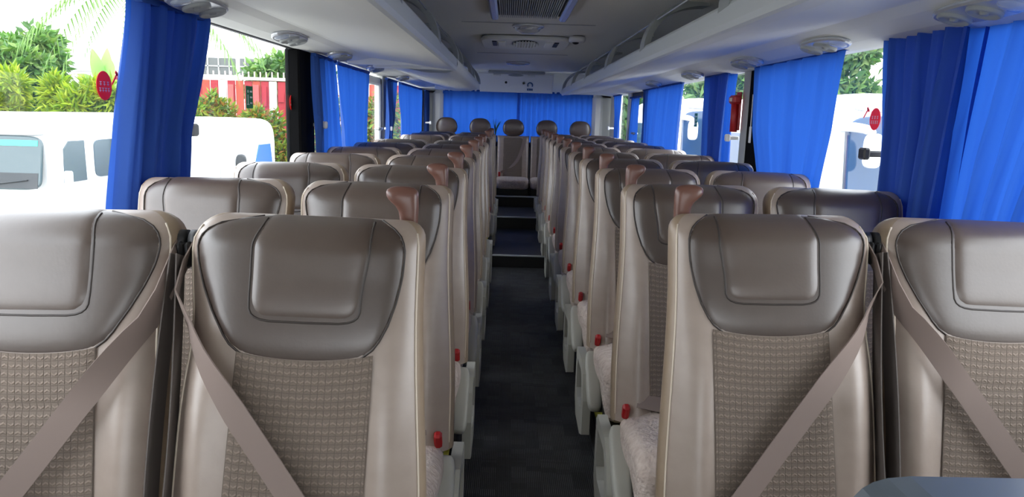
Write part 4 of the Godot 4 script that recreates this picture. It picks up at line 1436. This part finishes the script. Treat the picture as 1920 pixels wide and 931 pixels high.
func coach(x0: float, z: float, label: String, top: float) -> void:
	var t := thing("parked_coach", label, "coach", Vector3(x0, GY, z), "coaches parked on the right")
	var h := top - GY
	var s := begin()
	grid(s, 44, 20, func(u, v):
		var a: float = u * TAU
		var e: float = 0.22
		var k: float = pow(1.0 - minf(v * 5.0, 1.0), 2)
		var x: float = 1.25 + 1.25 * (1.0 - 0.06 * k) * signf(cos(a)) * pow(absf(cos(a)), e)
		var y: float = 0.3 + (h - 0.3) / 2 + (h - 0.3) / 2 * (1.0 - 0.03 * k) * signf(sin(a)) * pow(absf(sin(a)), e)
		return Vector3(x, y, -4.8 * pow(v, 1.5) - 0.25 * clampf((y - 1.2) / 1.8, 0, 1)))
	slab(s, oval(1.17, (h - 0.3) / 2 * 0.97, 44, Vector2(1.25, 0.3 + (h - 0.3) / 2), 0.22), -0.34, -0.2)
	obj("body", done(s), "car_white", t)
	var tilt := Basis(Vector3.RIGHT, -0.13)
	s = begin()
	slab(s, oval(1.17, 0.66, 40, Vector2(1.25, 0), 0.2), 0.0, 0.05, Transform3D(tilt, Vector3(0, h - 0.90, -0.09)), 0.012)
	obj("windscreen", done(s), "coach_glass", t)
	s = begin()
	slab(s, oval(1.10, 0.06, 40, Vector2(1.25, 0), 0.35), 0.0, 0.05, Transform3D(tilt, Vector3(0, h - 0.15, -0.22)), 0.012)
	obj("brow_panel", done(s), "coach_grey", t)
	s = begin()
	slab(s, rect(0.06, 0.5, 2.44, 1.15), -0.12, 0.02)
	obj("front_panel", done(s), "coach_blue", t)
	for i in 2:
		s = begin()
		slab(s, rect(0.16 + 0.1 * i, -0.30 - 0.12 * i, 0.24 + 0.1 * i, -0.20 - 0.12 * i), 0.05, 0.058, Transform3D(tilt, Vector3(0, h - 0.90, -0.09)))
		obj("notice_card", done(s), "sign_white", t)
	# near-side windows and livery
	var side := Transform3D(Basis(Vector3.UP, -PI / 2), Vector3(0.0, 0, 0))
	for k in 3:
		s = begin()
		slab(s, rect(-4.6 + 1.4 * k, h - 1.35, -3.32 + 1.4 * k, h - 0.5), -0.02, 0.012, side)
		obj("side_window", done(s), "coach_glass", t)
	s = begin()
	slab(s, rect(-4.9, 0.55, -0.4, h - 1.5), -0.02, 0.012, side)
	obj("side_livery", done(s), "coach_blue", t)
	# hanging mirrors on curved arms
	for e in [[0.0, 1.0], [2.5, -1.0]]:
		s = begin()
		var p := []
		for i in 9:
			var k := i / 8.0
			p.append(Vector3(e[0] - 0.02 * e[1] * k + e[1] * 0.20 * sin(k * PI / 2), h - 0.36 - 0.06 * k * k, -0.24 + 0.42 * sin(k * PI / 2)))
		tube(s, p, 0.05, 12, 0.045)
		var arm := obj("mirror_arm", done(s), "car_white", t)
		s = begin()
		pillow(s, p[-1] + Vector3(0.02, -0.17, 0.02), Vector3(0.085, 0.17, 0.07), 0.55, 24, 14)
		obj("mirror_head", done(s), "car_white", arm)
	for e in [-1.2, -4.0]:
		s = begin()
		tube(s, [Vector3(0.05, 0.48, e), Vector3(2.45, 0.48, e)], 0.48, 22)
		obj("wheel", done(s), "car_black", t)

func _ready() -> void:
	# camera, sky, exposure
	var cam := Camera3D.new()
	cam.name = "camera"
	cam.fov = rad_to_deg(2.0 * atan(465.5 / 1400.0))
	cam.near = 0.05
	cam.far = 300
	cam.position = Vector3(-0.102, 1.322, 0)
	cam.basis = Basis(Vector3.UP, -0.008) * Basis(Vector3.RIGHT, -0.175) * Basis(Vector3.BACK, 0.030)
	add_child(cam)
	cam.current = true
	var env := Environment.new()
	env.background_mode = Environment.BG_SKY
	var sky := Sky.new()
	var sm := ProceduralSkyMaterial.new()
	sm.sky_top_color = Color(0.94, 0.97, 1.0)
	sm.sky_horizon_color = Color(0.98, 0.99, 1.0)
	sm.ground_bottom_color = Color(0.62, 0.62, 0.62)
	sm.ground_horizon_color = Color(0.8, 0.8, 0.8)
	sm.sun_angle_max = 0.0
	sky.sky_material = sm
	env.sky = sky
	env.background_energy_multiplier = 1.0
	env.tonemap_mode = Environment.TONE_MAPPER_LINEAR
	env.tonemap_exposure = 6.9
	env.sdfgi_enabled = true
	env.ssao_enabled = true
	env.ssil_enabled = true
	var we := WorldEnvironment.new()
	we.name = "world_environment"
	we.environment = env
	add_child(we)
	make_materials()
	shell()
	racks()
	seats()
	rear_bench()
	curtains()
	for i in 6:
		service_unit(-1, [-1.55, -2.45, -3.45, -4.45, -5.6, -7.0][i], ORD[i])
		service_unit(1, [-1.0, -1.98, -2.95, -3.9, -5.05, -6.4][i], ORD[i])
	ceiling_things()
	small_things()
	outside()
